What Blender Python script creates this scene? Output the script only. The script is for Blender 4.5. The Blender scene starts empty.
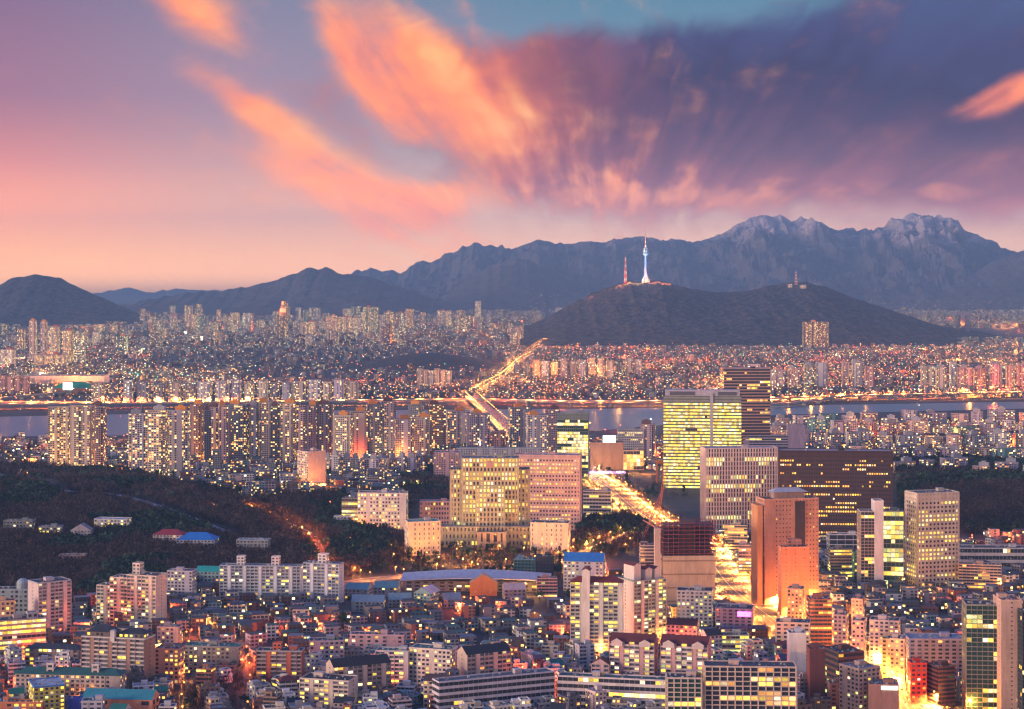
import bpy, math, random
import numpy as np
C = bpy.context.scene.collection
SC = bpy.context.scene
R = math.radians
F, CX, CY, HC = 1900.0, 512.0, 270.0, 300.0     # focal length in px, horizon point, eye height
# ---------------------------------------------------------------- camera
cam = bpy.data.cameras.new('camera'); co = bpy.data.objects.new('camera', cam); C.objects.link(co)
co.location = (0, 0, HC); co.rotation_euler = (R(90), 0, 0)
cam.sensor_width = 36; cam.lens = 36 * F / 1024; cam.shift_y = -84.5 / 1024
cam.clip_start = 1; cam.clip_end = 60000
SC.camera = co
SC.view_settings.view_transform = 'Standard'; SC.view_settings.look = 'None'
SC.view_settings.gamma = 1; SC.view_settings.use_curve_mapping = False
SC.view_settings.exposure = 0.65
cy = SC.cycles
cy.use_denoising = True; cy.denoiser = 'OPENIMAGEDENOISE'
cy.max_bounces = 3; cy.diffuse_bounces = 1; cy.glossy_bounces = 2; cy.transmission_bounces = 1; cy.volume_bounces = 0
cy.sample_clamp_indirect = 2; cy.sample_clamp_direct = 0; cy.use_light_tree = True
cy.caustics_reflective = False; cy.caustics_refractive = False
cy.use_adaptive_sampling = False
cy.pixel_filter_type = 'BLACKMAN_HARRIS'; cy.filter_width = 1.3

def lin(c):
    c = c / 255.0
    return c / 12.92 if c <= .04045 else ((c + .055) / 1.055) ** 2.4
def S(r, g, b): return (lin(r), lin(g), lin(b), 1.0)

class X:
    """node expressions: arithmetic on sockets"""
    def __init__(s, nt, sock): s.nt, s.s = nt, sock
    def _m(s, op, *a, clamp=False):
        n = s.nt.nodes.new('ShaderNodeMath'); n.operation = op; n.use_clamp = clamp
        for i, v in enumerate((s,) + a):
            if isinstance(v, X): s.nt.links.new(v.s, n.inputs[i])
            else: n.inputs[i].default_value = v
        return X(s.nt, n.outputs[0])
    def __add__(s, o): return s._m('ADD', o)
    __radd__ = __add__
    def __mul__(s, o): return s._m('MULTIPLY', o)
    __rmul__ = __mul__
    def __sub__(s, o): return s._m('SUBTRACT', o)
    def __rsub__(s, o): return (s * -1.0) + o
    def __truediv__(s, o): return s._m('DIVIDE', o)
    def f(s, op, *a, clamp=False): return s._m(op, *a, clamp=clamp)
    def sat(s): return s._m('ADD', 0.0, clamp=True)
    def step(s, a, b):
        n = s.nt.nodes.new('ShaderNodeMapRange'); n.interpolation_type = 'SMOOTHSTEP'
        s.nt.links.new(s.s, n.inputs[0]); n.inputs[1].default_value = a; n.inputs[2].default_value = b
        return X(s.nt, n.outputs[0])
def noise(nt, x, y, z=None, scale=1.0, detail=3, rough=.55):
    c = nt.nodes.new('ShaderNodeCombineXYZ')
    for i, v in enumerate((x, y, z)):
        if isinstance(v, X): nt.links.new(v.s, c.inputs[i])
        elif v is not None: c.inputs[i].default_value = v
    n = nt.nodes.new('ShaderNodeTexNoise'); n.inputs['Scale'].default_value = scale
    n.inputs['Detail'].default_value = detail; n.inputs['Roughness'].default_value = rough
    nt.links.new(c.outputs[0], n.inputs['Vector']); return X(nt, n.outputs[0])
def ramp(nt, fac, stops, interp='LINEAR'):
    n = nt.nodes.new('ShaderNodeValToRGB'); cr = n.color_ramp; cr.interpolation = interp
    while len(cr.elements) < len(stops): cr.elements.new(.5)
    for e, (p, c) in zip(cr.elements, stops): e.position = p; e.color = c
    nt.links.new(fac.s, n.inputs[0]); return n.outputs[0]
def mix(nt, fac, a, b, mode='MIX'):
    n = nt.nodes.new('ShaderNodeMix'); n.data_type = 'RGBA'; n.blend_type = mode; n.clamp_factor = True
    for i, v in ((0, fac), (6, a), (7, b)):
        if isinstance(v, X): nt.links.new(v.s, n.inputs[i])
        elif isinstance(v, bpy.types.NodeSocket): nt.links.new(v, n.inputs[i])
        else: n.inputs[i].default_value = v
    return n.outputs[2]

# ---------------------------------------------------------------- world: dusk sky with wind-drawn clouds
SUN_EL, SUN_AZ = R(7), R(-112)          # azimuth measured from the view direction (+Y), to the left
w = bpy.data.worlds.new('World'); SC.world = w; w.use_nodes = True
nt = w.node_tree; nt.nodes.clear()
out = nt.nodes.new('ShaderNodeOutputWorld'); bg = nt.nodes.new('ShaderNodeBackground')
nt.links.new(bg.outputs[0], out.inputs[0])
tc = nt.nodes.new('ShaderNodeTexCoord'); sp = nt.nodes.new('ShaderNodeSeparateXYZ')
nt.links.new(tc.outputs['Generated'], sp.inputs[0])
dx, dy, dz = (X(nt, sp.outputs[i]) for i in range(3))
hor = (dx * dx + dy * dy).f('SQRT').f('MAXIMUM', 1e-4)
az = dx.f('ARCTAN2', dy)               # radians right of north
el = dz.f('ARCTAN2', hor)              # radians up
# cloud frame: azimuth / elevation in units of 1/1900 rad
U = az * F + CX
V = (el * -F) + CY
VV = V / 300.0
left = ramp(nt, VV.sat(), [(0, S(118, 90, 142)), (.33, S(150, 102, 142)), (.55, S(206, 124, 134)), (.72, S(250, 156, 118)), (.84, S(255, 176, 120)), (1, S(255, 190, 150))])
mid = ramp(nt, VV.sat(), [(0, S(112, 116, 164)), (.33, S(146, 126, 168)), (.55, S(176, 142, 168)), (.72, S(214, 160, 162)), (.86, S(240, 178, 158)), (1, S(240, 180, 168))])
rgt = ramp(nt, VV.sat(), [(0, S(78, 120, 168)), (.2, S(98, 128, 176)), (.5, S(140, 150, 186)), (.66, S(196, 166, 184)), (.8, S(222, 178, 184)), (1, S(214, 176, 192))])
col = mix(nt, U.step(-60, 300), left, mid)
col = mix(nt, U.step(250, 620), col, rgt)
# streaks run away from the point the wind blows from, low over the horizon
du = U - 600.0; dv = 330.0 - V
th = du.f('ARCTAN2', dv.f('MAXIMUM', .5)); rr = (du * du + dv * dv).f('SQRT').f('MAXIMUM', 20.0); lr = rr.f('LOGARITHM', math.e)
s_f = noise(nt, th * 17.0, lr * 1.1, scale=1, detail=3, rough=.55)
s_m = noise(nt, th * 8.0, lr * 3.2, 3.3, scale=1, detail=2, rough=.5)
s_l = noise(nt, th * 3.6, lr * 4.2, 7.1, scale=1, detail=2, rough=.5)
wx = noise(nt, U / 120.0, V / 70.0, 4.4, detail=2); wy = noise(nt, U / 120.0, V / 70.0, 9.4, detail=2)
U2 = U + (wx - .5) * 90.0; V2 = V + (wy - .5) * 60.0
s_p = noise(nt, U2 / 78.0, V2 / 34.0, 1.7, scale=1, detail=5, rough=.6)
s_r = noise(nt, th * 9.0 + (wx - .5) * 3.0, lr * 5.0 + (wy - .5) * 2.5, 2.2, scale=1, detail=4, rough=.55)      # ragged tufts
wob = (s_l - .5) * 1.5 + (s_m - .5) * 1.0 + (s_f - .5) * .42 + (s_p - .5) * 1.3 + (s_r - .5) * 1.4
def blob(cx, cy_, L, W, ang, pw=1.0):
    a = R(ang); c, s = math.cos(a), math.sin(a)
    x = (U - cx) * c + (V - cy_) * s; y = (V - cy_) * c - (U - cx) * s
    q = (x / L) * (x / L) + (y / W) * (y / W)
    return (q * -pw).f('EXPONENT')
# dark bank
dark = blob(780, 105, 350, 90, 0) * 1.25 + blob(820, 20, 300, 45, -6) * .5 + blob(570, 120, 130, 70, 20) * .95 + blob(640, 185, 190, 28, 0) * .75 + blob(940, 165, 180, 50, 4) * .8 + blob(1250, 80, 330, 120, 0) + blob(1000, 40, 150, 45, -15) * .55 - blob(650, -12, 210, 44, 0) * 1.0 - blob(500, 10, 60, 30, 60) * .5
da = (dark + wob * .5).step(.1, 1.05)
vs = V + (s_m - .5) * 70.0 + (s_f - .5) * 45.0 + (s_p - .5) * 34.0 + (s_r - .5) * 26.0 - (U - 760.0) * .03
dcol = ramp(nt, (vs / 240.0).sat(), [(0, S(74, 92, 146)), (.17, S(66, 68, 124)), (.34, S(54, 40, 92)), (.48, S(78, 46, 92)), (.62, S(116, 68, 98)), (.76, S(158, 92, 112)), (.88, S(200, 122, 128)), (1, S(214, 150, 154))])
warm = ramp(nt, (vs / 240.0).sat(), [(0, S(140, 100, 140)), (.3, S(206, 112, 104)), (.5, S(176, 84, 90)), (.75, S(176, 104, 118)), (1, S(226, 150, 140))])
dcol = mix(nt, (U + (s_r - .5) * 160.0).step(690, 430), dcol, warm)
dcol = mix(nt, 1.0, dcol, (.66, .58, .78, 1), 'MULTIPLY')
col = mix(nt, da * .96, col, dcol)
# sunlit orange tufts
oran = blob(195, 14, 68, 24, 35) * 1.1 + blob(262, 114, 76, 17, 32) * 1.25 + blob(345, 190, 105, 25, 20) * 1.3 + blob(430, 200, 75, 24, -6) * .95 + blob(368, 76, 84, 22, 57) * 1.05 + blob(420, 46, 60, 30, 42) * .8 + blob(440, 98, 76, 38, 40) * .95 + blob(500, 118, 80, 42, 18) * .75 - blob(425, 165, 28, 14, 20) * .9 + blob(620, 180, 50, 16, -60) * .6 + blob(480, 35, 50, 10, 60) * .4 + blob(996, 100, 48, 13, -25) * 1.7 + blob(400, 240, 40, 7, 20) * .5 + blob(350, 60, 60, 14, 60) * .5
oa = (oran + wob * .5).step(.02, 1.25) * (s_m * 1.3 + s_f * 1.0 - .1).sat()
ocol = ramp(nt, (s_m * .5 + s_f * .15 + s_r * .5 + s_p * .15).sat(), [(.42, S(206, 104, 98)), (.56, S(244, 134, 100)), (.68, S(255, 150, 96)), (.82, S(255, 180, 124))])
col = mix(nt, oa * .86, col, ocol)
# pink light on the low edge of the bank
lo = (blob(600, 192, 130, 24, 0) * .75 + blob(760, 200, 180, 15, 0) * .6 + blob(900, 190, 120, 12, 2) * .4 + wob * .8).step(.3, 1.5)
col = mix(nt, lo * .8, col, S(238, 156, 132))
# faint yellow bar over the left hills
col = mix(nt, blob(85, 262, 36, 4, 0) * .45, col, S(250, 190, 140))
# above the frame: physical twilight sky, tinted; behind: rose anti-twilight glow
sky = nt.nodes.new('ShaderNodeTexSky'); sky.sky_type = 'NISHITA'; sky.sun_disc = False
sky.sun_elevation = SUN_EL; sky.sun_rotation = SUN_AZ
skym = mix(nt, 1.0, sky.outputs[0], (.10, .10, .10, 1), 'MULTIPLY')
gen = ramp(nt, (el / 1.5).sat(), [(0, S(236, 200, 184)), (.1, S(204, 172, 184)), (.22, S(128, 130, 188)), (.42, S(48, 74, 156)), (1, S(30, 60, 146))])
gen = mix(nt, .9, skym, gen)
gen = mix(nt, 1.0, gen, (1.7, 1.65, 1.7, 1), 'MULTIPLY')
inside = az.f('ABSOLUTE').step(.75, .45) * el.step(.34, .17)
col = mix(nt, inside, gen, col)
glow = V.step(110, 275); gl2 = nt.nodes.new('ShaderNodeCombineXYZ')
for i, k_ in enumerate((.85, .75, .25)): nt.links.new((glow * k_ + 1.0).s, gl2.inputs[i])
col = mix(nt, 1.0, col, gl2.outputs[0], 'MULTIPLY')
col = mix(nt, 1.0, col, (1.04, .94, .64, 1), 'MULTIPLY')
col = mix(nt, dz.step(0, -.02), col, (.02, .02, .035, 1))
nt.links.new(col, bg.inputs[0]); bg.inputs[1].default_value = 1.0
w.cycles.sampling_method = 'MANUAL'; w.cycles.sample_map_resolution = 512
# ---------------------------------------------------------------- the last low sun, spread by cloud
sl = bpy.data.lights.new('sun', 'SUN'); so = bpy.data.objects.new('sun', sl); C.objects.link(so)
sl.energy = 2.6; sl.angle = R(14); sl.color = (1, .7, .54)
so.rotation_euler = (R(90) - SUN_EL, 0, -R(180) - SUN_AZ)
# ================================================================ helpers
def tag(o, label=None, cat=None, group=None, kind=None):
    if label: o['label'] = label
    if cat: o['category'] = cat
    if group: o['group'] = group
    if kind: o['kind'] = kind
    return o
def new_mat(name):
    m = bpy.data.materials.new(name); m.use_nodes = True; nt = m.node_tree; nt.nodes.clear()
    o = nt.nodes.new('ShaderNodeOutputMaterial'); b = nt.nodes.new('ShaderNodeBsdfPrincipled')
    nt.links.new(b.outputs[0], o.inputs[0]); m.cycles.emission_sampling = 'NONE'
    return m, nt, b
def attr(nt, name):
    a = nt.nodes.new('ShaderNodeAttribute'); a.attribute_name = name; return a
def geo_pos(nt, obj=True):
    if obj: t = nt.nodes.new('ShaderNodeTexCoord').outputs['Object']
    else: t = nt.nodes.new('ShaderNodeNewGeometry').outputs['Position']
    s = nt.nodes.new('ShaderNodeSeparateXYZ'); nt.links.new(t, s.inputs[0])
    return [X(nt, s.outputs[i]) for i in range(3)]
def emi(b, c, s):
    b.inputs['Emission Color'].default_value = c; b.inputs['Emission Strength'].default_value = s

def m_tint():          # painted wall, concrete, tile: colour from the mesh, dirt streaks and blotches from noise
    m, nt, b = new_mat('wall_paint'); a = attr(nt, 'tint')
    x, y, z = geo_pos(nt)
    n = noise(nt, x * .22, y * .22, z * .05, detail=4) ; n2 = noise(nt, x * 1.3, y * 1.3, z * .16, detail=3)
    k = (n * .7 + n2 * .5).step(.35, .8) * .34 + .72
    cc = nt.nodes.new('ShaderNodeCombineXYZ')
    for i in range(3): nt.links.new(k.s, cc.inputs[i])
    nt.links.new(mix(nt, 1.0, a.outputs['Color'], cc.outputs[0], 'MULTIPLY'), b.inputs['Base Color'])
    b.inputs['Roughness'].default_value = .8; return m
def m_far():           # far blocks: window grid in metres from the uv map, lit cells at random
    m, nt, b = new_mat('far_facade'); a = attr(nt, 'tint'); p = attr(nt, 'prm')
    uvn = nt.nodes.new('ShaderNodeUVMap'); uvn.uv_map = 'UV'
    s = nt.nodes.new('ShaderNodeSeparateXYZ'); nt.links.new(uvn.outputs[0], s.inputs[0])
    u, v = X(nt, s.outputs[0]), X(nt, s.outputs[1])
    q = nt.nodes.new('ShaderNodeSeparateColor'); nt.links.new(p.outputs['Color'], q.inputs[0])
    seed, lp, hue = (X(nt, q.outputs[i]) for i in range(3))
    gz = X(nt, [nt.nodes.new('ShaderNodeNewGeometry')][0].outputs['Normal'])
    sn = nt.nodes.new('ShaderNodeSeparateXYZ'); nt.links.new(gz.s, sn.inputs[0]); nz = X(nt, sn.outputs[2])
    wallm = nz.step(.6, .4)
    cu = (u / 3.4).f('FLOOR'); cv = (v / 2.9).f('FLOOR'); fu = (u / 3.4).f('FRACT'); fv = (v / 2.9).f('FRACT')
    def wn(x, y, z):
        c = nt.nodes.new('ShaderNodeCombineXYZ')
        for i, t in enumerate((x, y, z)):
            if isinstance(t, X): nt.links.new(t.s, c.inputs[i])
            else: c.inputs[i].default_value = t
        n = nt.nodes.new('ShaderNodeTexWhiteNoise'); nt.links.new(c.outputs[0], n.inputs[0]); return X(nt, n.outputs[0])
    win = fu.f('GREATER_THAN', .16) * fu.f('LESS_THAN', .86) * fv.f('GREATER_THAN', .25) * fv.f('LESS_THAN', .84)
    colm = wn(cu, seed * 91.7, 3.0).f('LESS_THAN', .78)
    win = win * colm * wallm
    r1 = wn(cu, cv, seed * 37.3); r2 = wn(cu, cv, seed * 11.9 + 5.0); r3 = wn(cu, seed * 53.0, 9.0)
    lit = r1.f('LESS_THAN', lp * (r3 * .9 + .5)) * win
    wc = mix(nt, win, a.outputs['Color'], (.035, .04, .06, 1))
    x, y, z = geo_pos(nt, False)
    rn = wn(seed * 71.0, 1.0, 2.0)
    roofc = ramp(nt, rn, [(0, (.06, .065, .08, 1)), (.45, (.11, .11, .13, 1)), (.6, (.04, .12, .10, 1)), (.75, (.12, .06, .05, 1)), (.87, (.2, .21, .25, 1))], 'CONSTANT')
    nt.links.new(mix(nt, wallm, roofc, wc), b.inputs['Base Color'])
    lc = ramp(nt, (r2 * .72 + hue * .28), [(0, (1, .38, .08, 1)), (.36, (1, .6, .16, 1)), (.64, (1, .76, .3, 1)), (.82, (.9, .9, .55, 1)), (.93, (.5, .85, .75, 1))], 'CONSTANT')
    nt.links.new(lc, b.inputs['Emission Color'])
    nt.links.new((lit * (r2 * 1.8 + .6)).s, b.inputs['Emission Strength'])
    b.inputs['Roughness'].default_value = .75; return m
def m_glass(name, c, rough=.15):
    m, nt, b = new_mat(name); b.inputs['Base Color'].default_value = c; b.inputs['Roughness'].default_value = rough
    b.inputs['Specular IOR Level'].default_value = .7; return m
def m_lit(name, c, s, spread=1.35):
    m, nt, b = new_mat(name); b.inputs['Base Color'].default_value = (.1, .09, .07, 1)
    g = nt.nodes.new('ShaderNodeNewGeometry'); oi = nt.nodes.new('ShaderNodeObjectInfo')
    r = (X(nt, g.outputs['Random Per Island']) + X(nt, oi.outputs['Random'])).f('FRACT')
    x, y, z = geo_pos(nt, False)
    n = noise(nt, x * .9, y * .9, z * 1.4, detail=2)          # curtains, furniture and lamps inside the room
    nt.links.new((((r * spread) + (1.02 - spread / 2)) * ((n - .5) * 2.2 + 1.0) * s).s, b.inputs['Emission Strength'])
    c2 = (c[0], c[1] * .7, c[2] * .5, 1); c3 = mix(nt, (r * 17.7).f('FRACT').step(.72, .8), c, (1, .88, .58, 1))
    nt.links.new(mix(nt, (r * 7.13).f('FRACT'), c3, c2), b.inputs['Emission Color']); return m
def m_plain(name, c, rough=.8, metal=0.0, var=.25, sc=.3):
    m, nt, b = new_mat(name); x, y, z = geo_pos(nt)
    n = noise(nt, x * sc, y * sc, z * sc, detail=4)
    c2 = tuple(v * (1 - var) for v in c[:3]) + (1,)
    nt.links.new(mix(nt, n.step(.35, .65), c, c2), b.inputs['Base Color'])
    b.inputs['Roughness'].default_value = rough; b.inputs['Metallic'].default_value = metal; return m
def m_glow(name, c, s):
    m, nt, b = new_mat(name); b.inputs['Base Color'].default_value = (.2, .2, .2, 1); emi(b, c, s); return m
M = dict(
    wall=m_tint(), far=m_far(),
    glass=m_glass('window_glass', (.035, .042, .06, 1)), glassb=m_glass('balcony_glass', (.09, .115, .15, 1), .3), glassg=m_glass('green_glass', (.03, .07, .06, 1)),  # balcony_glass: sky reflection put into a paler blue-grey base colour
    lity=m_lit('lit_room_yellow', (1, .72, .08, 1), 1.15), litw=m_lit('lit_room_white', (1, .84, .38, 1), 1.15),
    lito=m_lit('lit_room_orange', (1, .46, .09, 1), 1.2), litg=m_lit('lit_room_green', (.74, .95, .32, 1), 1.0),
    lamp_o=m_glow('sodium_lamp', (1, .34, .05, 1), 2.6), lamp_r=m_glow('deep_orange_lamp', (1, .12, .03, 1), 4),
    lamp_y=m_glow('yellow_lamp', (1, .58, .14, 1), 3.2), lamp_w=m_glow('white_lamp', (1, .86, .6, 1), 3),
    lamp_g=m_glow('green_lamp', (.3, 1, .5, 1), 4),
    red_glow=m_glow('tail_lamp', (1, .1, .03, 1), 6), head_glow=m_glow('head_lamp', (1, .8, .38, 1), 9),
    metal=m_plain('grey_metal', (.25, .26, .28, 1), .5, .4), white=m_plain('white_paint', (.72, .72, .74, 1), .6),
    asphalt=m_plain('asphalt', (.12, .115, .11, 1), .85, 0, .4, .05), bark=m_plain('bark', (.07, .05, .04, 1)),
    deck=m_plain('bridge_concrete', (.3, .29, .28, 1), .8, 0, .3, .02), kerb=m_plain('kerb_stone', (.32, .31, .3, 1)),
    red=m_plain('red_paint', (.5, .05, .03, 1), .6), orange=m_plain('orange_paint', (.7, .2, .04, 1), .6),
    line=m_plain('road_paint', (.75, .75, .72, 1), .7), teal=m_plain('teal_roof', (.05, .32, .34, 1), .6),
    blue=m_plain('blue_roof', (.03, .16, .45, 1), .5), path=m_plain('pale_path', (.3, .31, .36, 1)),
)
def m_foliage(name, cs):
    m, nt, b = new_mat(name); g = nt.nodes.new('ShaderNodeNewGeometry'); oi = nt.nodes.new('ShaderNodeObjectInfo')
    r = (X(nt, g.outputs['Random Per Island']) * .6 + X(nt, oi.outputs['Random']) * .4)
    nt.links.new(ramp(nt, r, [(i / (len(cs) - 1), c) for i, c in enumerate(cs)]), b.inputs['Base Color'])
    b.inputs['Roughness'].default_value = .9; b.inputs['Specular IOR Level'].default_value = .1; return m
def m_bulk(name, cs):
    m, nt, b = new_mat(name); g = nt.nodes.new('ShaderNodeNewGeometry'); a = attr(nt, 'tint')
    c = ramp(nt, X(nt, g.outputs['Random Per Island']), [(i / (len(cs) - 1), c) for i, c in enumerate(cs)])
    nt.links.new(mix(nt, 1.0, c, a.outputs['Color'], 'MULTIPLY'), b.inputs['Base Color']); b.inputs['Roughness'].default_value = .9; b.inputs['Specular IOR Level'].default_value = .1; return m
M['bare_bulk'] = m_bulk('winter_twigs_far', [(.028, .018, .017, 1), (.062, .04, .032, 1), (.125, .08, .058, 1)]); M['green_bulk'] = m_bulk('pine_needles_far', [(.01, .024, .016, 1), (.025, .05, .026, 1), (.05, .085, .04, 1)])
M['bare'] = m_foliage('winter_twigs', [(.04, .026, .022, 1), (.075, .048, .038, 1), (.11, .07, .052, 1)])
M['green'] = m_foliage('pine_needles', [(.012, .03, .018, 1), (.025, .055, .028, 1), (.045, .08, .035, 1)])

class MB:
    """collects shapes for ONE mesh; colour per face"""
    def __init__(s): s.v, s.f, s.t, s.m, s.mats = [], [], [], [], []
    def mi(s, mat):
        if mat not in s.mats: s.mats.append(mat)
        return s.mats.index(mat)
    def add(s, vs, fs, tint=(.5, .5, .5), mat='wall'):
        o = len(s.v); s.v += [tuple(p) for p in vs]; k = s.mi(mat)
        for f in fs: s.f.append(tuple(o + i for i in f)); s.t.append(tint); s.m.append(k)
    def box(s, x0, x1, y0, y1, z0, z1, tint=(.5, .5, .5), mat='wall', top=None, yaw=0, o=(0, 0)):
        vs = [(x, y, z) for z in (z0, z1) for y in (y0, y1) for x in (x0, x1)]
        if yaw or o != (0, 0):
            c, n = math.cos(yaw), math.sin(yaw); vs = [(o[0] + x * c - y * n, o[1] + x * n + y * c, z) for x, y, z in vs]
        s.add(vs, [(0, 1, 5, 4), (1, 3, 7, 5), (3, 2, 6, 7), (2, 0, 4, 6), (0, 2, 3, 1)], tint, mat)
        s.add(vs, [(4, 5, 7, 6)], top or tint, mat)
    def prism(s, x0, x1, y0, y1, z0, z1, tint, mat='wall', axis='x', over=.5, gable=None):
        """gabled roof: ridge along axis"""
        if axis == 'x':
            xa, xb, ya, yb = x0 - over * .4, x1 + over * .4, y0 - over, y1 + over; ym = (y0 + y1) / 2
            vs = [(xa, ya, z0), (xb, ya, z0), (xb, yb, z0), (xa, yb, z0), (xa, ym, z1), (xb, ym, z1)]
            s.add(vs, [(0, 1, 5, 4), (2, 3, 4, 5), (0, 3, 2, 1)], tint, mat); s.add(vs, [(1, 2, 5), (3, 0, 4)], gable or tint, mat)
        else:
            xa, xb, ya, yb = x0 - over, x1 + over, y0 - over * .4, y1 + over * .4; xm = (x0 + x1) / 2
            vs = [(xa, ya, z0), (xb, ya, z0), (xb, yb, z0), (xa, yb, z0), (xm, ya, z1), (xm, yb, z1)]
            s.add(vs, [(1, 2, 5, 4), (3, 0, 4, 5), (0, 3, 2, 1)], tint, mat); s.add(vs, [(0, 1, 4), (2, 3, 5)], gable or tint, mat)
    def hip(s, x0, x1, y0, y1, z0, z1, tint, ins=.5):
        k = min(x1 - x0, y1 - y0) / 2 * ins * 2 * .9; ym = (y0 + y1) / 2
        a = (x0 + k, ym, z1); b = (x1 - k, ym, z1)
        s.add([(x0 - .6, y0 - .6, z0), (x1 + .6, y0 - .6, z0), (x1 + .6, y1 + .6, z0), (x0 - .6, y1 + .6, z0), a, b],
              [(0, 1, 5, 4), (1, 2, 5), (2, 3, 4, 5), (3, 0, 4), (0, 3, 2, 1)], tint)
    def tube(s, p, q, r0, r1=None, n=8, tint=(.5, .5, .5), mat='wall', cap=True):
        r1 = r0 if r1 is None else r1
        p, q = np.array(p, float), np.array(q, float); d = q - p; d /= np.linalg.norm(d)
        a = np.cross(d, (0, 0, 1) if abs(d[2]) < .9 else (1, 0, 0)); a /= np.linalg.norm(a); b = np.cross(d, a)
        vs = []
        for c, r in ((p, r0), (q, r1)):
            for i in range(n):
                t = 2 * math.pi * i / n; vs.append(c + (a * math.cos(t) + b * math.sin(t)) * r)
        fs = [(i, (i + 1) % n, n + (i + 1) % n, n + i) for i in range(n)]
        if cap: fs += [tuple(range(n - 1, -1, -1)), tuple(range(n, 2 * n))]
        s.add(vs, fs, tint, mat)
    def build(s, name, parent=None, loc=(0, 0, 0), rz=0):
        me = s.mesh(name); o = bpy.data.objects.new(name, me); C.objects.link(o)
        o.location = loc; o.rotation_euler = (0, 0, rz)
        if parent: o.parent = parent
        return o
    def mesh(s, name):
        me = bpy.data.meshes.new(name); me.from_pydata(s.v, [], s.f)
        for k in s.mats: me.materials.append(M[k])
        if len(s.mats) > 1: me.polygons.foreach_set('material_index', s.m)
        ca = me.attributes.new('tint', 'FLOAT_COLOR', 'FACE')
        ca.data.foreach_set('color', np.array([(*t[:3], 1) for t in s.t], 'f').ravel())
        return me
def empty(name, loc, rz=0, parent=None):
    o = bpy.data.objects.new(name, None); C.objects.link(o); o.location = loc; o.rotation_euler = (0, 0, rz); o.empty_display_size = 1
    if parent: o.parent = parent
    return o
def far_boxes(name, cx, cy_, z0, wd, dp, ht, yaw, tint, seed, litp, hue, parent=None, roofs=None):
    """many plain blocks in ONE mesh with the far facade material (numpy)"""
    A = lambda a: np.broadcast_to(np.asarray(a, 'f'), (n,)).copy()
    n = len(np.atleast_1d(cx)); cx, cy_, z0, wd, dp, ht, yaw, seed, litp, hue = map(A, (cx, cy_, z0, wd, dp, ht, yaw, seed, litp, hue))
    tint = np.broadcast_to(np.asarray(tint, 'f'), (n, 3))
    sx = np.array([-1, 1, 1, -1] * 2) / 2; sy = np.array([-1, -1, 1, 1] * 2) / 2; sz = np.array([0] * 4 + [1] * 4)
    lx = wd[:, None] * sx; ly = dp[:, None] * sy; c, s = np.cos(yaw)[:, None], np.sin(yaw)[:, None]
    V = np.stack([cx[:, None] + lx * c - ly * s, cy_[:, None] + lx * s + ly * c, z0[:, None] + ht[:, None] * sz], 2).reshape(-1, 3)
    fc = np.array([(0, 1, 5, 4), (1, 2, 6, 5), (2, 3, 7, 6), (3, 0, 4, 7), (4, 5, 6, 7)])
    Fi = (np.arange(n)[:, None, None] * 8 + fc).reshape(-1, 4)
    me = bpy.data.meshes.new(name); me.vertices.add(len(V)); me.vertices.foreach_set('co', V.astype('f').ravel())
    nf = len(Fi); me.loops.add(nf * 4); me.loops.foreach_set('vertex_index', Fi.ravel().astype('i'))
    me.polygons.add(nf); me.polygons.foreach_set('loop_start', np.arange(0, nf * 4, 4, dtype='i'))
    me.update(calc_edges=True)
    uv = np.zeros((n, 5, 4, 2), 'f')
    off = seed * 340
    for k, L in enumerate((wd, dp, wd, dp, wd)):
        uv[:, k, :, 0] = np.round(off / 3.4)[:, None] * 3.4 + k * 340 + np.stack([0 * L, L, L, 0 * L], 1) - (k % 4 == 9) * 1
        uv[:, k, 2:, 1] = ht[:, None] if k < 4 else 0
    ul = me.uv_layers.new(name='UV'); ul.data.foreach_set('uv', uv.ravel())
    at = me.attributes.new('tint', 'FLOAT_COLOR', 'FACE'); t4 = np.ones((n, 5, 4), 'f'); t4[..., :3] = tint[:, None, :]; at.data.foreach_set('color', t4.ravel())
    ap = me.attributes.new('prm', 'FLOAT_COLOR', 'FACE'); p4 = np.ones((n, 5, 4), 'f'); p4[..., 0] = seed[:, None]; p4[..., 1] = litp[:, None]; p4[..., 2] = hue[:, None]
    ap.data.foreach_set('color', p4.ravel())
    me.materials.append(M['far']); me.shade_flat()
    o = bpy.data.objects.new(name, me); C.objects.link(o)
    if parent: o.parent = parent
    return o
# ---------------------------------------------------------------- value noise for terrain
_rs = np.random.RandomState(5); _tab = _rs.rand(256, 256)
def vn(x, y):
    x = np.asarray(x, float); y = np.asarray(y, float); xi, yi = np.floor(x).astype(int), np.floor(y).astype(int); fx, fy = x - xi, y - yi
    fx = fx * fx * (3 - 2 * fx); fy = fy * fy * (3 - 2 * fy); g = lambda a, b: _tab[a % 256, b % 256]
    return (g(xi, yi) * (1 - fx) + g(xi + 1, yi) * fx) * (1 - fy) + (g(xi, yi + 1) * (1 - fx) + g(xi + 1, yi + 1) * fx) * fy
def fbm(x, y, o=5, ridge=False):
    a, t, s = .5, 0, 0
    for i in range(o):
        n = vn(x * 2 ** i + i * 17.3, y * 2 ** i + i * 5.1)
        if ridge: n = 1 - abs(2 * n - 1)
        t = t + a * n; s += a; a *= .5
    return t / s
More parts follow.
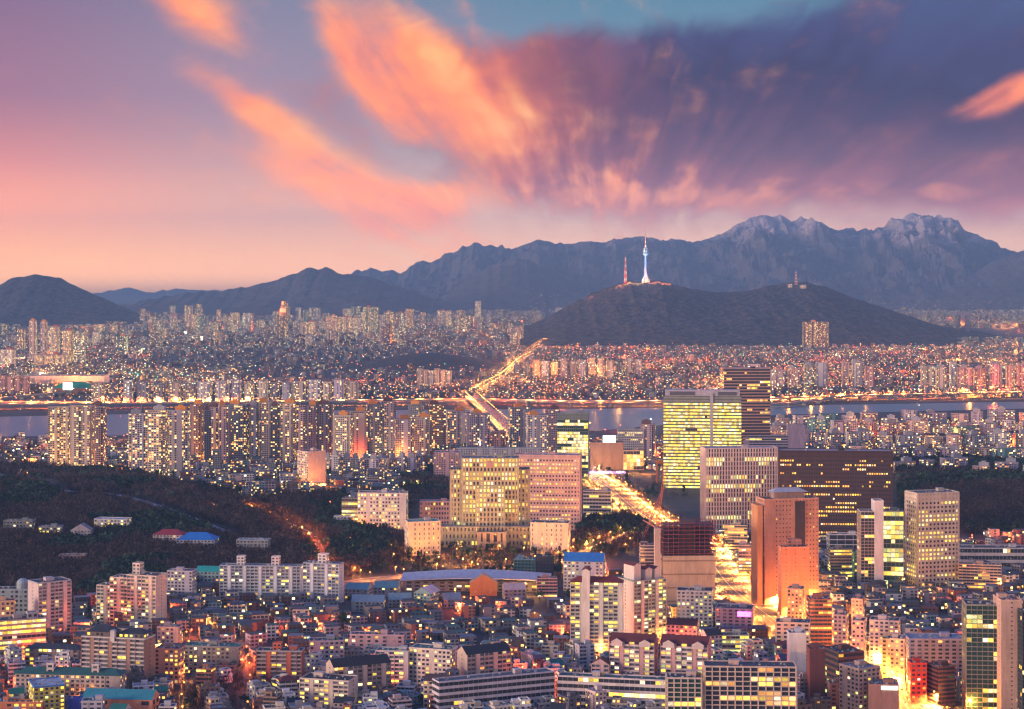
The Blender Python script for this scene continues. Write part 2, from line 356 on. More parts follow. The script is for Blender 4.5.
# ---------------------------------------------------------------- terrain height near the camera, and pixel -> ground
HILLS = [(-560, 2300, 330, 300, 38), (-300, 2420, 160, 150, 10), (640, 2420, 210, 230, 30), (-260, 5900, 190, 240, 42), (-1100, 9600, 1, 1, 0)]
def hz(x, y):
    h = 0
    for cx, cyy, sx, sy, a in HILLS: h = h + a * np.exp(-(((x - cx) / sx) ** 2 + ((y - cyy) / sy) ** 2))
    return h
def hs(x, y):
    h = 0
    for cx, cyy, sx, sy, a in HILLS:
        q = ((x - cx) / sx) ** 2 + ((y - cyy) / sy) ** 2
        if q < 14: h += a * math.exp(-q)
    return h
def G(px, py):
    """where the line of sight through a picture point meets the ground"""
    tx, ty = (px - CX) / F, (py - CY) / F
    if ty <= 0: ty = 1e-4
    D = HC / ty
    for _ in range(24):
        n = (HC - hs(tx * D, D)) / ty
        if abs(n - D) < .4: break
        D = D * .5 + .5 * n
    return tx * D, D
def PX(x, y, z=0): return CX + F * x / y, CY + F * (HC - z) / y
# ================================================================ the setting
rnd = random.Random(11)
def struct(o): o['kind'] = 'structure'; return o
# ground: one sheet to the foot of the mountains, finer where it swells
gx = np.unique(np.concatenate([np.linspace(-8600, -1300, 20), np.linspace(-1300, 1300, 131), np.linspace(1300, 8600, 20)]))
gy = np.unique(np.concatenate([np.linspace(-600, 1150, 12), np.linspace(1150, 3300, 110), np.linspace(3300, 7000, 75), np.linspace(7000, 23600, 40)]))
XX, YY = np.meshgrid(gx, gy); ZZ = hz(XX, YY) + (fbm(XX / 60, YY / 60) - .5) * 6 * (hz(XX, YY) > 3)
nx, ny = len(gx), len(gy)
me = bpy.data.meshes.new('ground')
me.from_pydata(np.stack([XX, YY, ZZ], 2).reshape(-1, 3).tolist(), [], [(j * nx + i, j * nx + i + 1, (j + 1) * nx + i + 1, (j + 1) * nx + i) for j in range(ny - 1) for i in range(nx - 1)])
m, nt, b = new_mat('city_ground'); x, y, z = geo_pos(nt, False)
n1 = noise(nt, x / 90, y / 90, detail=5, rough=.65); n2 = noise(nt, x / 9, y / 9, detail=4)
c = ramp(nt, n1, [(.35, (.03, .028, .03, 1)), (.55, (.06, .055, .055, 1)), (.7, (.09, .08, .075, 1))])
hc = ramp(nt, n2, [(.35, (.016, .012, .012, 1)), (.6, (.035, .024, .022, 1))])
nt.links.new(mix(nt, z.step(3, 9), c, hc), b.inputs['Base Color']); b.inputs['Roughness'].default_value = .9
me.materials.append(m)
ground = bpy.data.objects.new('ground', me); C.objects.link(ground); struct(ground)
# river
m, nt, b = new_mat('river_water'); b.inputs['Base Color'].default_value = (.07, .12, .18, 1); b.inputs['Roughness'].default_value = .3
b.inputs['Specular IOR Level'].default_value = .45
x, y, z = geo_pos(nt, False); nn = noise(nt, x / 14, y / 5, detail=5)
bp = nt.nodes.new('ShaderNodeBump'); bp.inputs['Strength'].default_value = .15; bp.inputs['Distance'].default_value = .6
nt.links.new(nn.s, bp.inputs['Height']); nt.links.new(bp.outputs[0], b.inputs['Normal'])
M['water'] = m
def sheet(name, pts, mat, z=.5, kind='structure'):
    me = bpy.data.meshes.new(name); me.from_pydata([(p[0], p[1], z) for p in pts], [], [tuple(range(len(pts)))]); me.materials.append(M[mat])
    o = bpy.data.objects.new(name, me); C.objects.link(o)
    if kind: o['kind'] = kind
    return o
near_bank = [(-700, 442), (0, 437), (300, 434), (600, 431), (780, 415), (1024, 409), (1700, 398)]
far_bank = [(1700, 391), (1024, 402), (600, 409), (300, 411), (0, 417), (-700, 424)]
sheet('river', [G(*p) for p in near_bank + far_bank], 'water', .6)
M['bank'] = m_plain('river_bank', (.07, .055, .05, 1), .95, 0, .4, .01)
sheet('river_bank', [G(*p) for p in [(-700, 424), (0, 417), (300, 411), (600, 409), (1024, 402), (1700, 391), (1700, 388), (1024, 398), (600, 403), (300, 404), (0, 409), (-700, 418)]], 'bank', .3)
# roads: ribbons with kerbs
def poly(ptsw, step=12):
    """smooth a world polyline (Catmull-Rom) to even steps"""
    P = [np.array(p, float) for p in ptsw]; P = [2 * P[0] - P[1]] + P + [2 * P[-1] - P[-2]]; out = []
    for i in range(1, len(P) - 2):
        n = max(2, int(np.linalg.norm(P[i + 1] - P[i]) / step))
        for k in range(n):
            t = k / n; out.append(.5 * ((2 * P[i]) + (P[i + 1] - P[i - 1]) * t + (2 * P[i - 1] - 5 * P[i] + 4 * P[i + 1] - P[i + 2]) * t * t + (3 * P[i] - P[i - 1] - 3 * P[i + 1] + P[i + 2]) * t ** 3))
    out.append(P[-2]); return out
def normals(L):
    N = []
    for i in range(len(L)):
        d = L[min(i + 1, len(L) - 1)] - L[max(i - 1, 0)]; d = d / (np.linalg.norm(d) + 1e-9); N.append(np.array([d[1], -d[0]]))
    return N
def ribbon(mb, L, a, b_, z, mat, gap=None, zf=None):
    N = normals(L); zz = (lambda p: z + float(hz(p[0], p[1]))) if zf is None else zf
    for i in range(len(L) - 1):
        if gap and (i % gap) >= gap / 2: continue
        q = [L[i] + N[i] * a, L[i] + N[i] * b_, L[i + 1] + N[i + 1] * b_, L[i + 1] + N[i + 1] * a]
        mb.add([(p[0], p[1], zz(p)) for p in q], [(0, 1, 2, 3)], mat=mat)
ROADS = []
def road(name, pix, width, lanes=4, world=False):
    L = poly([(p if world else G(*p)) for p in pix]); W = width / 2
    mb = MB(); ribbon(mb, L, -W, W, .12, 'asphalt')
    o = mb.build(name); struct(o)
    if width < 6: ROADS.append((L, W + 3)); return L
    mk = MB(); ribbon(mk, L, -.35, .35, .15, 'line')
    for k in range(1, lanes // 2):
        for s_ in (-1, 1): ribbon(mk, L, s_ * W * k * 2 / lanes - .15, s_ * W * k * 2 / lanes + .15, .15, 'line', gap=2)
    struct(mk.build('road_markings'))
    sw = MB()
    for s_ in (-1, 1):
        a, b_ = sorted((s_ * W, s_ * (W + 4))); ribbon(sw, L, a, b_, .26, 'kerb')
    struct(sw.build('pavement')); ROADS.append((L, W + 3)); return L
AV = road('avenue', [(470, 398), (497, 424), (520, 445), (562, 462), (604, 484), (640, 513), (676, 534), (701, 548), (714, 566), (732, 588), (762, 611), (790, 630), (822, 648), (866, 672), (906, 706), (940, 760)], 38, 8)
AV2 = road('avenue', [(472, 396), (488, 386), (503, 378), (512, 370), (520, 362), (533, 355)], 18, 4)
CT = road('court_road', [(322, 600), (345, 584), (400, 577), (440, 574), (500, 570), (560, 562), (606, 545), (640, 530)], 13, 4)
RS = road('hill_road', [(255, 512), (285, 524), (306, 534), (318, 548), (324, 566), (330, 590)], 9, 2)
SS = road('side_street', [(598, 560), (604, 590), (606, 620), (596, 660)], 8, 2)
S2 = road('side_street', [(190, 640), (196, 670), (186, 700), (190, 740)], 5, 2)
S3 = road('side_street', [(240, 640), (246, 680), (240, 740)], 4, 2)
S4 = road('side_street', [(800, 590), (812, 625), (820, 650)], 14, 2)
S5 = road('side_street', [(300, 634), (340, 630), (460, 622), (596, 622)], 8, 2)
S6 = road('side_street', [(905, 545), (960, 540), (1060, 556)], 12, 2)
S7 = road('riverside_road', [(-200, 400), (0, 395), (62, 391), (112, 388), (200, 392)], 16, 4)
road('riverside_road', [(-200, 404), (-60, 402), (200, 403), (460, 401), (600, 403), (760, 401), (1060, 391), (1200, 386)], 60, 6)
_RA = {}
def dist_roads(x, y):
    d = 1e9
    for L, W in ROADS:
        if id(L) not in _RA: A = np.array(L); _RA[id(L)] = (A, A.min(0) - W - 30, A.max(0) + W + 30)
        A, lo, hi = _RA[id(L)]
        if lo[0] < x < hi[0] and lo[1] < y < hi[1]: d = min(d, float(np.min(np.hypot(A[:, 0] - x, A[:, 1] - y))) - W)
    return d
# ---------------------------------------------------------------- mountains: ranges with a profile, slopes, spurs and thickness
def m_mountain(name, forest, rock, zr, bd=55.0):
    m, nt, b = new_mat(name); x, y, z = geo_pos(nt, False)
    n = noise(nt, x / 420, y / 420, z / 160, detail=8, rough=.68); n2 = noise(nt, x / 90, y / 90, z / 60, detail=6, rough=.7)
    c = mix(nt, n2.step(.4, .62), forest, tuple(v * .45 for v in forest[:3]) + (1,))
    n3 = noise(nt, x / 26, y / 40, z / 22, detail=4, rough=.7); c = mix(nt, n3.step(.42, .62), c, (.11, .08, .068, 1))
    k = ((z - zr) / 320.0 + (n - .5) * 3.2 + (n2 - .5) * 1.6).step(-.1, .8)
    nt.links.new(mix(nt, k, c, rock), b.inputs['Base Color']); b.inputs['Roughness'].default_value = .95
    b.inputs['Specular IOR Level'].default_value = .05
    bp = nt.nodes.new('ShaderNodeBump'); bp.inputs['Strength'].default_value = 1.0; bp.inputs['Distance'].default_value = bd
    nr = noise(nt, x / 260, y / 260, z / 200, detail=9, rough=.72); nt.links.new(nr.s, bp.inputs['Height']); nt.links.new(bp.outputs[0], b.inputs['Normal']); return m
M['mt_rock'] = m_mountain('granite_mountain', (.14, .13, .145, 1), (.5, .4, .38, 1), 560)
M['mt_mid'] = m_mountain('wooded_mountain', (.12, .105, .115, 1), (.32, .24, .22, 1), 420)
M['mt_low'] = m_mountain('wooded_hill', (.032, .032, .042, 1), (.07, .06, .06, 1), 300, 20.0)
def mountain(name, D, depth, prof, mat, rough=.22, spur=.35, step=2.2, seed=0, label=None, back=.7, fs=1.0):
    """prof: (px, py) skyline; ridge stands at distance D; slope comes forward by depth"""
    px = np.arange(prof[0][0], prof[-1][0] + .1, step); py = np.interp(px, [p[0] for p in prof], [p[1] for p in prof])
    ts = np.concatenate([np.linspace(0, 1, 46), 1 + np.linspace(0, 1, 14)[1:] * back])
    py = py + (1.2 if mat != 'mt_low' else .5) - (fbm(px / 13.0 + seed, px * 0 + seed, 5, True) - .45) * {'mt_rock': 8.0, 'mt_mid': 5.0, 'mt_low': 2.6}[mat]
    xs = (px - CX) / F * D; top = HC + (CY - py) * D / F
    rows = []
    for t in ts:
        yy = D - depth * (1 - t)
        xw = xs * (1 + (yy - D) / D * .35)
        sh = np.where(t <= 1, t ** 1.35, np.clip(1 - (t - 1) / back, 0, 1) ** 1.2)
        spn = fbm(xw / (900 * fs) + seed, yy / (3200 * fs) + seed, 4, True)
        det = fbm(xw / (210 * fs) + seed, yy / (330 * fs) + seed, 5, True)
        edge = np.clip(4 * abs(1 - t), 0, 1) * np.clip(t * 6, 0, 1)
        h = top * sh * (1 + (spn - .62) * spur * 2.4 * edge) + (det - .6) * top * rough * (.25 + .75 * edge) * np.clip(t * 4, 0, 1)
        rows.append(np.stack([xw, np.full_like(xw, yy) + (fbm(xw / 300, t * 4) - .5) * 160 * fs, np.maximum(h, -8) - (8 if t in (0,) else 0)], 1))
    A = np.array(rows); nr, nc = A.shape[:2]
    me = bpy.data.meshes.new(name); me.from_pydata(A.reshape(-1, 3).tolist(), [], [(j * nc + i, j * nc + i + 1, (j + 1) * nc + i + 1, (j + 1) * nc + i) for j in range(nr - 1) for i in range(nc - 1)])
    me.materials.append(M[mat]); o = bpy.data.objects.new(name, me); C.objects.link(o); struct(o)
    return A
mountain('mountains', 21500, 1700, [(-200, 306), (-60, 300), (60, 300), (100, 293), (118, 289), (130, 287), (150, 291), (175, 289), (215, 290), (250, 292), (320, 300)], 'mt_mid', .1, .2, seed=3)
mountain('mountains', 18500, 4600, [(300, 300), (355, 272), (366, 268), (380, 271), (398, 273), (410, 268), (420, 263), (432, 264), (445, 255), (458, 250), (472, 245), (488, 243), (497, 244), (510, 247), (525, 245), (538, 239), (548, 244), (570, 243), (590, 241), (605, 243), (625, 241), (640, 238), (655, 240), (672, 240), (690, 243), (705, 240), (720, 236), (732, 228), (742, 222), (755, 219), (764, 217), (772, 219), (780, 215), (790, 218), (800, 216), (815, 222), (830, 226), (838, 230), (850, 227), (862, 229), (875, 230), (884, 224), (893, 218), (902, 215), (909, 211), (918, 213), (926, 215), (932, 219), (938, 214), (944, 219), (950, 230), (958, 232), (968, 237), (980, 243), (995, 248), (1010, 250), (1030, 256), (1120, 240), (1250, 260)], 'mt_rock', .34, .42, seed=8)
mountain('mountains', 15800, 2600, [(430, 305), (455, 285), (480, 272), (500, 262), (515, 256), (535, 262), (560, 276), (600, 292), (650, 300), (700, 304)], 'mt_mid', .14, .3, seed=4)
mountain('mountains', 15500, 2600, [(860, 308), (900, 296), (940, 282), (975, 270), (1000, 258), (1024, 250), (1080, 238), (1200, 250)], 'mt_mid', .14, .3, seed=6)
mountain('mountains', 13500, 2300, [(120, 306), (160, 296), (200, 292), (232, 289), (250, 286), (272, 281), (285, 277), (298, 272), (306, 268), (312, 268), (318, 271), (326, 267), (332, 269), (340, 273), (358, 275), (375, 279), (392, 284), (410, 290), (432, 297), (455, 304), (480, 310)], 'mt_mid', .16, .3, seed=1)
mountain('mountains', 10600, 1300, [(-220, 300), (-100, 282), (-30, 286), (0, 284), (12, 278), (22, 276), (30, 275), (36, 274), (45, 276), (60, 277), (68, 283), (78, 288), (95, 295), (110, 301), (125, 307), (140, 314), (160, 322)], 'mt_low', .12, .22, seed=9)
NS = mountain('mountains', 9000, 1750, [(498, 336), (520, 328), (545, 319), (560, 310), (575, 302), (590, 294), (605, 288), (618, 284), (630, 281), (645, 281), (658, 280), (670, 283), (690, 288), (705, 291), (725, 292), (745, 291), (762, 288), (780, 284), (792, 282), (805, 282), (820, 285), (835, 290), (850, 296), (870, 303), (890, 310), (915, 318), (940, 326), (965, 331), (1000, 334), (1060, 336), (1150, 340)], 'mt_low', .10, .34, step=1.3, seed=2, fs=.42)
def ns_z(px):
    return HC + (CY - float(np.interp(px, [545, 575, 605, 645, 690, 745, 792, 820, 850, 890], [319, 302, 288, 281, 288, 291, 282, 285, 296, 310]))) * 9000 / F
# ---------------------------------------------------------------- haze: one closed box of thin air
M['haze'] = bpy.data.materials.new('haze'); M['haze'].use_nodes = True; nt = M['haze'].node_tree; nt.nodes.clear()
o_ = nt.nodes.new('ShaderNodeOutputMaterial'); v = nt.nodes.new('ShaderNodeVolumePrincipled'); nt.links.new(v.outputs[0], o_.inputs['Volume'])
v.inputs['Color'].default_value = (.27, .56, 1, 1); v.inputs['Density'].default_value = 4.6e-5; v.inputs['Anisotropy'].default_value = 0.0
hb = MB(); hb.box(-9000, 9000, -900, 24500, -12, 980, mat='haze')
hzo = hb.build('haze'); hzo['kind'] = 'stuff'; hzo['category'] = 'haze'; hzo['label'] = 'thin blue evening haze between the city and the far mountains'
# ================================================================ buildings
class Foot:
    def __init__(s): s.g = {}
    def append(s, f):
        r = math.hypot(f[2], f[3]) + 25
        for i in range(int((f[0] - r) // 60), int((f[0] + r) // 60) + 1):
            for j in range(int((f[1] - r) // 60), int((f[1] + r) // 60) + 1): s.g.setdefault((i, j), []).append(f)
    def near(s, x, y): return s.g.get((int(x // 60), int(y // 60)), ())
FOOT = Foot()        # footprints (cx, cy, half w, half d, yaw) so that nothing stands inside anything else
LAND = []            # landmarks for telling look-alikes apart: (px, py, phrase)
_wm = {}
M['neon'] = m_glow('violet_neon', (.8, .45, 1, 1), 3); M['board'] = m_glow('billboard_face', (.3, .5, .75, 1), .6); M['pink'] = m_glow('pink_neon', (1, .1, .5, 1), 4)
M['screen'] = m_glow('lit_screen', (.8, 1, .88, 1), 2.2)
def win_mesh(mat):
    if mat not in _wm:
        mb = MB(); mb.box(-.5, .5, -.06, .03, 0, 1, mat=mat)
        mb.f.pop(); mb.t.pop(); mb.m.pop(); mb.box(-.5, .5, -.06, .03, .999, 1, mat=mat) if False else None
        mb.add([(-.5, -.06, 1), (.5, -.06, 1), (.5, .03, 1), (-.5, .03, 1)], [(0, 1, 2, 3)], mat=mat)
        _wm[mat] = mb.mesh('window')
    return _wm[mat]
PAL = {'warm': ['lity'] * 5 + ['lito'] * 2 + ['litw'] * 2 + ['litg'], 'yellow': ['lity'] * 7 + ['litw'] * 2 + ['litg'], 'white': ['litw'] * 6 + ['lity'] * 3,
       'green': ['litg'] * 5 + ['lity'] * 4 + ['litw'] * 2, 'orange': ['lito'] * 5 + ['lity'] * 3}
def fits(x, y, hw, hd, yaw=0, pad=1.5):
    r = math.hypot(hw, hd)
    for (a, b_, w2, d2, yw) in FOOT.near(x, y):
        if abs(a - x) > r + w2 + d2 or abs(b_ - y) > r + w2 + d2: continue
        # separating axes of the two rectangles
        ok = False
        for t in (yaw, yaw + math.pi / 2, yw, yw + math.pi / 2):
            ax, ay = math.cos(t), math.sin(t)
            pr = lambda hw, hd, q: hw * abs(ax * math.cos(q) + ay * math.sin(q)) + hd * abs(-ax * math.sin(q) + ay * math.cos(q))
            if abs((a - x) * ax + (b_ - y) * ay) > pr(hw, hd, yaw) + pr(w2, d2, yw) + pad: ok = True; break
        if not ok: return False
    return True
class Bld:
    MAXW = 100
    def __init__(s, name, x, y, yaw, seed=None):
        s.root = empty(name, (x, y, float(hz(x, y))), yaw); s.w = []; s.rn = random.Random(seed if seed is not None else int(abs(x * 7 + y * 13)))
    def vol(s, w, d, h, ox=0, oy=0, z0=0, style='punch', wall=(.6, .55, .52), trim=None, roofc=(.06, .07, .09), fh=3.0, bay=3.6, ww=.55, wh=.5, lit=.2, pal='warm',
            glass='glass', roof='flat', faces='flr', name='wall', ground=0, blank=None, penthouse=True, relief=.35, litrows=None, gable=None, sidebay=None, rname='roof', top_blank=0, base_blank=0):
        """one volume of the building: a wall with real relief, its roof, and windows on front / left / right"""
        rn = s.rn; mb = MB(); trim = trim or tuple(min(.85, c * 1.12) for c in wall)
        x0, x1, y0, y1 = ox - w / 2, ox + w / 2, oy - d / 2, oy + d / 2; zt = z0 + h
        mb.box(x0, x1, y0, y1, z0 - (6 if z0 == 0 else 0), zt, wall)
        nf = max(1, int(round((h - ground) / fh))); fh = (h - ground) / nf
        for fc in faces:
            L = w if fc == 'f' else d; bb = bay if fc == 'f' else (sidebay or bay)
            nb = max(1, int(round(L / bb))); bw = L / nb
            def put(u, z, a, b_, t, depth, out=None):
                # a box on this face: along u..u+a, z..z+b_, standing out by depth
                if fc == 'f': mb.box(x0 + u, x0 + u + a, y0 - depth, y0 + .02, z, z + b_, t)
                elif fc == 'l': mb.box(x0 - depth, x0 + .02, y0 + u, y0 + u + a, z, z + b_, t)
                else: mb.box(x1 - .02, x1 + depth, y0 + u, y0 + u + a, z, z + b_, t)
            side_blank = fc != 'f' and (blank or style in ('balcony',) and not sidebay)
            if style == 'balcony' and fc == 'f':
                for k in range(nf): put(0, z0 + ground + k * fh, L, fh * .36, trim, 1.0 * relief * 2)
                for i in range(nb + 1):
                    if i % 2 == 0 or i in (0, nb): put(min(max(i * bw - .2, 0), L - .4), z0, .4, h, wall, 1.3 * relief * 2)
                for i in range(2, nb, 4): put(i * bw + bw * .12, z0, bw * .76, h, tuple(min(.85, c * 1.1) for c in wall), 1.18 * relief * 2)
            elif style == 'ribbon' or style == 'curtain':
                for k in range(nf + 1): put(0, z0 + ground + k * fh - (fh * .02), L, fh * (.42 if style == 'ribbon' else .12) if k < nf else .1, trim, relief)
                if style == 'curtain':
                    for i in range(nb + 1): put(min(max(i * bw - .12, 0), L - .24), z0, .24, h, trim, relief + .08)
            elif style == 'vert':
                for i in range(nb + 1): put(min(max(i * bw - bw * (1 - ww) / 2, 0), L - bw * (1 - ww)), z0, bw * (1 - ww), h, trim, relief)
                for k in range(nf): put(0, z0 + ground + k * fh, L, fh * (1 - wh) * .8, wall, relief * .55)
            elif style == 'grid':
                for i in range(nb + 1): put(min(max(i * bw - bw * (1 - ww) / 2, 0), L - bw * (1 - ww)), z0, bw * (1 - ww), h, trim, relief)
                for k in range(nf): put(0, z0 + ground + k * fh, L, fh * (1 - wh), trim, relief * .9)
            elif not side_blank:
                for k in range(1, nf): 
                    if k % 2 == 0 or h < 18: put(0, z0 + ground + k * fh - .12, L, .24, trim, .12)
            if side_blank:
                if L > 7 and h > 12 and blank != 'all':
                    for k in range(nf): s.w.append((fc, *s._p(fc, x0, x1, y0, L * .5), z0 + ground + k * fh + fh * .42, .9, fh * .38, None, 1))
                continue
            rowp = [lit * (rn.random() ** 1.5 * 2.4) if litrows is None else litrows[k % len(litrows)] for k in range(nf)]
            colp = [rn.random() < .12 for _ in range(nb)]
            for k in range(nf):
                if k < base_blank or k >= nf - top_blank: continue
                run = rn.random() < rowp[k]
                for i in range(nb):
                    if style == 'balcony' and fc == 'f' and i % 4 == 2 and i < nb: continue
                    if style in ('punch', 'balcony') and colp[i] and nb > 4 and style == 'punch' and lit < .5: continue
                    if rn.random() < .35: run = rn.random() < rowp[k]
                    on = run if style in ('ribbon', 'vert', 'grid', 'curtain') else rn.random() < lit
                    wf = {'ribbon': .94, 'curtain': .96, 'balcony': .86, 'vert': ww, 'grid': ww}.get(style, ww)
                    hf = {'ribbon': .55, 'curtain': .84, 'balcony': .55}.get(style, wh)
                    zz = z0 + ground + k * fh + fh * (1 - hf) * (.62 if style in ('punch',) else .95)
                    s.w.append((fc, *s._p(fc, x0, x1, y0, (i + .5) * bw), zz, bw * wf, fh * hf, rn.choice(PAL[pal]) if on else ('glassb' if (style == 'balcony' and rn.random() < .7) or (style == 'punch' and rn.random() < .25) else None), 0))
            if glass != 'glass': s.w = [q[:-1] + ((q[-1],) if True else 0) for q in s.w]
        s.glass = glass
        if h < 22 and z0 == 0 and style in ('punch', 'ribbon', 'balcony'):        # wall units, drain pipe, porch, awnings
            for _ in range(int(w * h / 36)):
                a, b_ = rn.uniform(x0 + .6, x1 - 1.4), rn.uniform(1.5, h - 1.5); mb.box(a, a + .9, y0 - .75, y0, b_, b_ + .65, rn.choice([(.5, .5, .5), (.34, .35, .37), (.6, .58, .54)]))
            a = rn.uniform(x0 + .4, x1 - .4); mb.box(a, a + .14, y0 - .2, y0, 0, h, (.25, .25, .26))
            if rn.random() < .5: a = rn.uniform(x0 + 1, x1 - 3.2); mb.box(a, a + 2.6, y0 - 1.6, y0, 2.5, 2.75, rn.choice([(.4, .1, .06), (.05, .2, .22), (.4, .4, .42), (.5, .3, .08)]))
            if rn.random() < .4: q = rn.choice([-1, 1]); xa = x1 if q > 0 else x0; mb.box(min(xa, xa + q * 1.6), max(xa, xa + q * 1.6), y0 + 1, y0 + 1 + min(d * .5, 4), 0, h * rn.uniform(.6, .95), tuple(c * .85 for c in wall))
        mb.build(name, s.root)
        r = MB()
        if roof == 'flat':
            p = .35; hh = .9
            r.box(x0 + .01, x1 - .01, y0 + .01, y1 - .01, zt, zt + .12, roofc)
            for a, b_, c, d_ in ((x0 - .1, x1 + .1, y0 - .1, y0 + p), (x0 - .1, x1 + .1, y1 - p, y1 + .1), (x0 - .1, x0 + p, y0 + p, y1 - p), (x1 - p, x1 + .1, y0 + p, y1 - p)):
                r.box(a, b_, c, d_, zt - .2, zt + hh, trim)
            for _ in range(int(min(14, w * d / 18))):
                a, b_ = rn.uniform(x0 + 1, x1 - 2), rn.uniform(y0 + 1, y1 - 2); q = rn.uniform(.6, 1.6)
                r.box(a, a + q, b_, b_ + q * .7, zt + .12, zt + .12 + q * .8, rn.choice([(.4, .42, .45), (.25, .26, .28), (.5, .5, .5)]))
            if rn.random() < .6: a, b_ = rn.uniform(x0 + 1, x1 - 1), rn.uniform(y0 + 1, y1 - 1); r.box(a, a + .12, b_, b_ + .12, zt, zt + rn.uniform(3, 6), (.3, .3, .32))
        elif roof == 'gable_x': r.prism(x0, x1, y0, y1, zt, zt + d * .32, roofc, axis='x', gable=wall)
        elif roof == 'gable_y': r.prism(x0, x1, y0, y1, zt, zt + w * .32, roofc, axis='y', gable=wall)
        elif roof == 'hip': r.hip(x0, x1, y0, y1, zt, zt + min(w, d) * .28, roofc)
        if roof != 'none': ro = r.build(rname, s.root); s.roof = ro
        if penthouse and roof == 'flat' and w > 6 and d > 5:
            p = MB(); a = ox + rn.uniform(-.3, .3) * w; b_ = oy + rn.uniform(-.1, .2) * d; q = min(w, d) * .22; q = max(1.4, min(q, 3.2))
            p.box(a - q, a + q, b_ - q * .8, b_ + q * .8, zt + .12, zt + 2.9, wall, top=roofc); p.box(a - q - .2, a + q + .2, b_ - q * .8 - .2, b_ + q * .8 + .2, zt + 2.9, zt + 3.15, trim)
            p.build('stair_head', s.roof)
            if rn.random() < .7:
                t = MB(); tx = a + (q + 1.4) * rn.choice([-1, 1]); tc = rn.choice([(.55, .42, .05), (.05, .2, .45), (.5, .5, .5), (.6, .6, .6)])
                if x0 + 1 < tx < x1 - 1: t.tube((tx, b_, zt + .12), (tx, b_, zt + 2), .85, .8, 10, tc); t.tube((tx, b_, zt + 2), (tx, b_, zt + 2.3), .8, .15, 10, tc); t.build('water_tank', s.roof)
        return s
    def _p(s, fc, x0, x1, y0, u):
        if fc == 'f': return x0 + u, y0, 0
        if fc == 'l': return x0, y0 + u, -math.pi / 2
        return x1, y0 + u, math.pi / 2
    def finish(s, cap=None):
        cap = s.MAXW if cap is None else cap
        ws = sorted(s.w, key=lambda q: (0 if q[0] == 'f' else 1, -round(q[4], 1)))
        seen = ws[:cap]; rest = ws[cap:]
        for (fc, x, y, a, z, w_, h_, on, _b) in seen:
            o = bpy.data.objects.new('window', win_mesh(on or s.glass)); C.objects.link(o); o.parent = s.root
            o.location = (x, y, z); o.rotation_euler = (0, 0, a); o.scale = (w_, 1, h_)
        if rest:
            mb = MB()
            for (fc, x, y, a, z, w_, h_, on, _b) in rest:
                c, n = math.cos(a), math.sin(a); P = []
                for dx_, dy_, dz_ in ((-.5, -.06, 0), (.5, -.06, 0), (.5, -.06, 1), (-.5, -.06, 1)):
                    lx, ly = dx_ * w_, dy_; P.append((x + lx * c - ly * n, y + lx * n + ly * c, z + dz_ * h_))
                mb.add(P, [(0, 1, 2, 3)], mat=on or s.glass)
            o = mb.build('windows', s.root); o['kind'] = 'stuff'
        return s.root
def place(x0, x1, yt, yb, d, yaw):
    """size and centre of a block from its picture box (front foot at yb)"""
    yw = R(yaw); pxm = (x0 + x1) / 2; X0, D = G(pxm, yb); W = (x1 - x0) * D / F
    w = max(3.0, (W - d * abs(math.sin(yw))) / math.cos(yw)); h = (yb - yt) * D / F
    dep = (w * abs(math.sin(yw)) + d * math.cos(yw)) / 2
    Dc = D + dep; Xc = (pxm - CX) * Dc / F
    return Xc, Dc, w, h, yw
def B(name, label, cat, x0, x1, yt, yb, d=14, yaw=0, group=None, land=None, foot=True, cap=None, fin=True, **kw):
    X_, Y_, w, h, yw = place(x0, x1, yt, yb, d, yaw)
    b = Bld(name, X_, Y_, yw); b.W, b.D, b.H = w, d, h
    b.vol(w, d, h, **kw); tag(b.root, label, cat, group)
    if foot: FOOT.append((X_, Y_, w / 2, d / 2, yw))
    if land: LAND.append(((x0 + x1) / 2, yb, land, yt))
    b.cap = cap
    if fin: b.finish(cap)
    return b
PINK, CREAM, LILAC, WHITE, BEIGE, BRICK, BROWN, GREY, DARK = (.62, .47, .45), (.66, .58, .46), (.5, .46, .52), (.66, .65, .66), (.55, .46, .36), (.36, .15, .1), (.22, .12, .09), (.36, .36, .38), (.07, .05, .05)
AP, OF, HS = 'apartment_block', 'office_building', 'house'
# ---- left foreground
b = B(AP, 'pale pink slab tower with blue-grey balconies on its right side, beside the woods', 'apartment block', 28, 71, 584, 636, d=20, yaw=38, land='the pale pink tower', style='balcony', wall=(.66, .53, .52), trim=(.42, .45, .52), lit=.08, fin=False)
b.finish()
b = B(AP, 'beige stepped apartment block with yellow lit stairwells below the dark woods', 'apartment block', 128, 166, 577, 629, d=18, yaw=-18, land='the beige stepped block', style='balcony', wall=(.68, .58, .5), trim=(.62, .56, .48), lit=.25, pal='yellow', fin=False)
b.vol(b.W * .62, 16, b.H * .93, ox=-b.W * .80, style='balcony', wall=(.68, .58, .46), lit=.3, pal='yellow', name='wing', penthouse=False, faces='fl')
b.vol(b.W * .5, 14, b.H * .76, ox=-b.W * 1.34, style='balcony', wall=(.6, .56, .46), lit=.3, pal='yellow', name='wing', penthouse=False, faces='fl')
b.vol(7, 7, 9, ox=-b.W * .3, z0=b.H, style='punch', wall=(.6, .54, .5), lit=0, name='lift_tower', penthouse=False); b.finish()
B('small_block', 'small lilac stepped block of flats between the beige block and the long white slab', 'apartment block', 168, 196, 572, 598, d=14, yaw=-8, wall=LILAC, lit=.15, style='punch')
b = B(AP, 'long white slab apartment block with two rooftop lift towers', 'apartment block', 220, 303, 567, 600, d=12, yaw=-5, land='the long white slab', style='balcony', wall=(.62, .64, .7), trim=(.36, .42, .5), lit=.16, fin=False, penthouse=False, roofc=(.12, .14, .2))
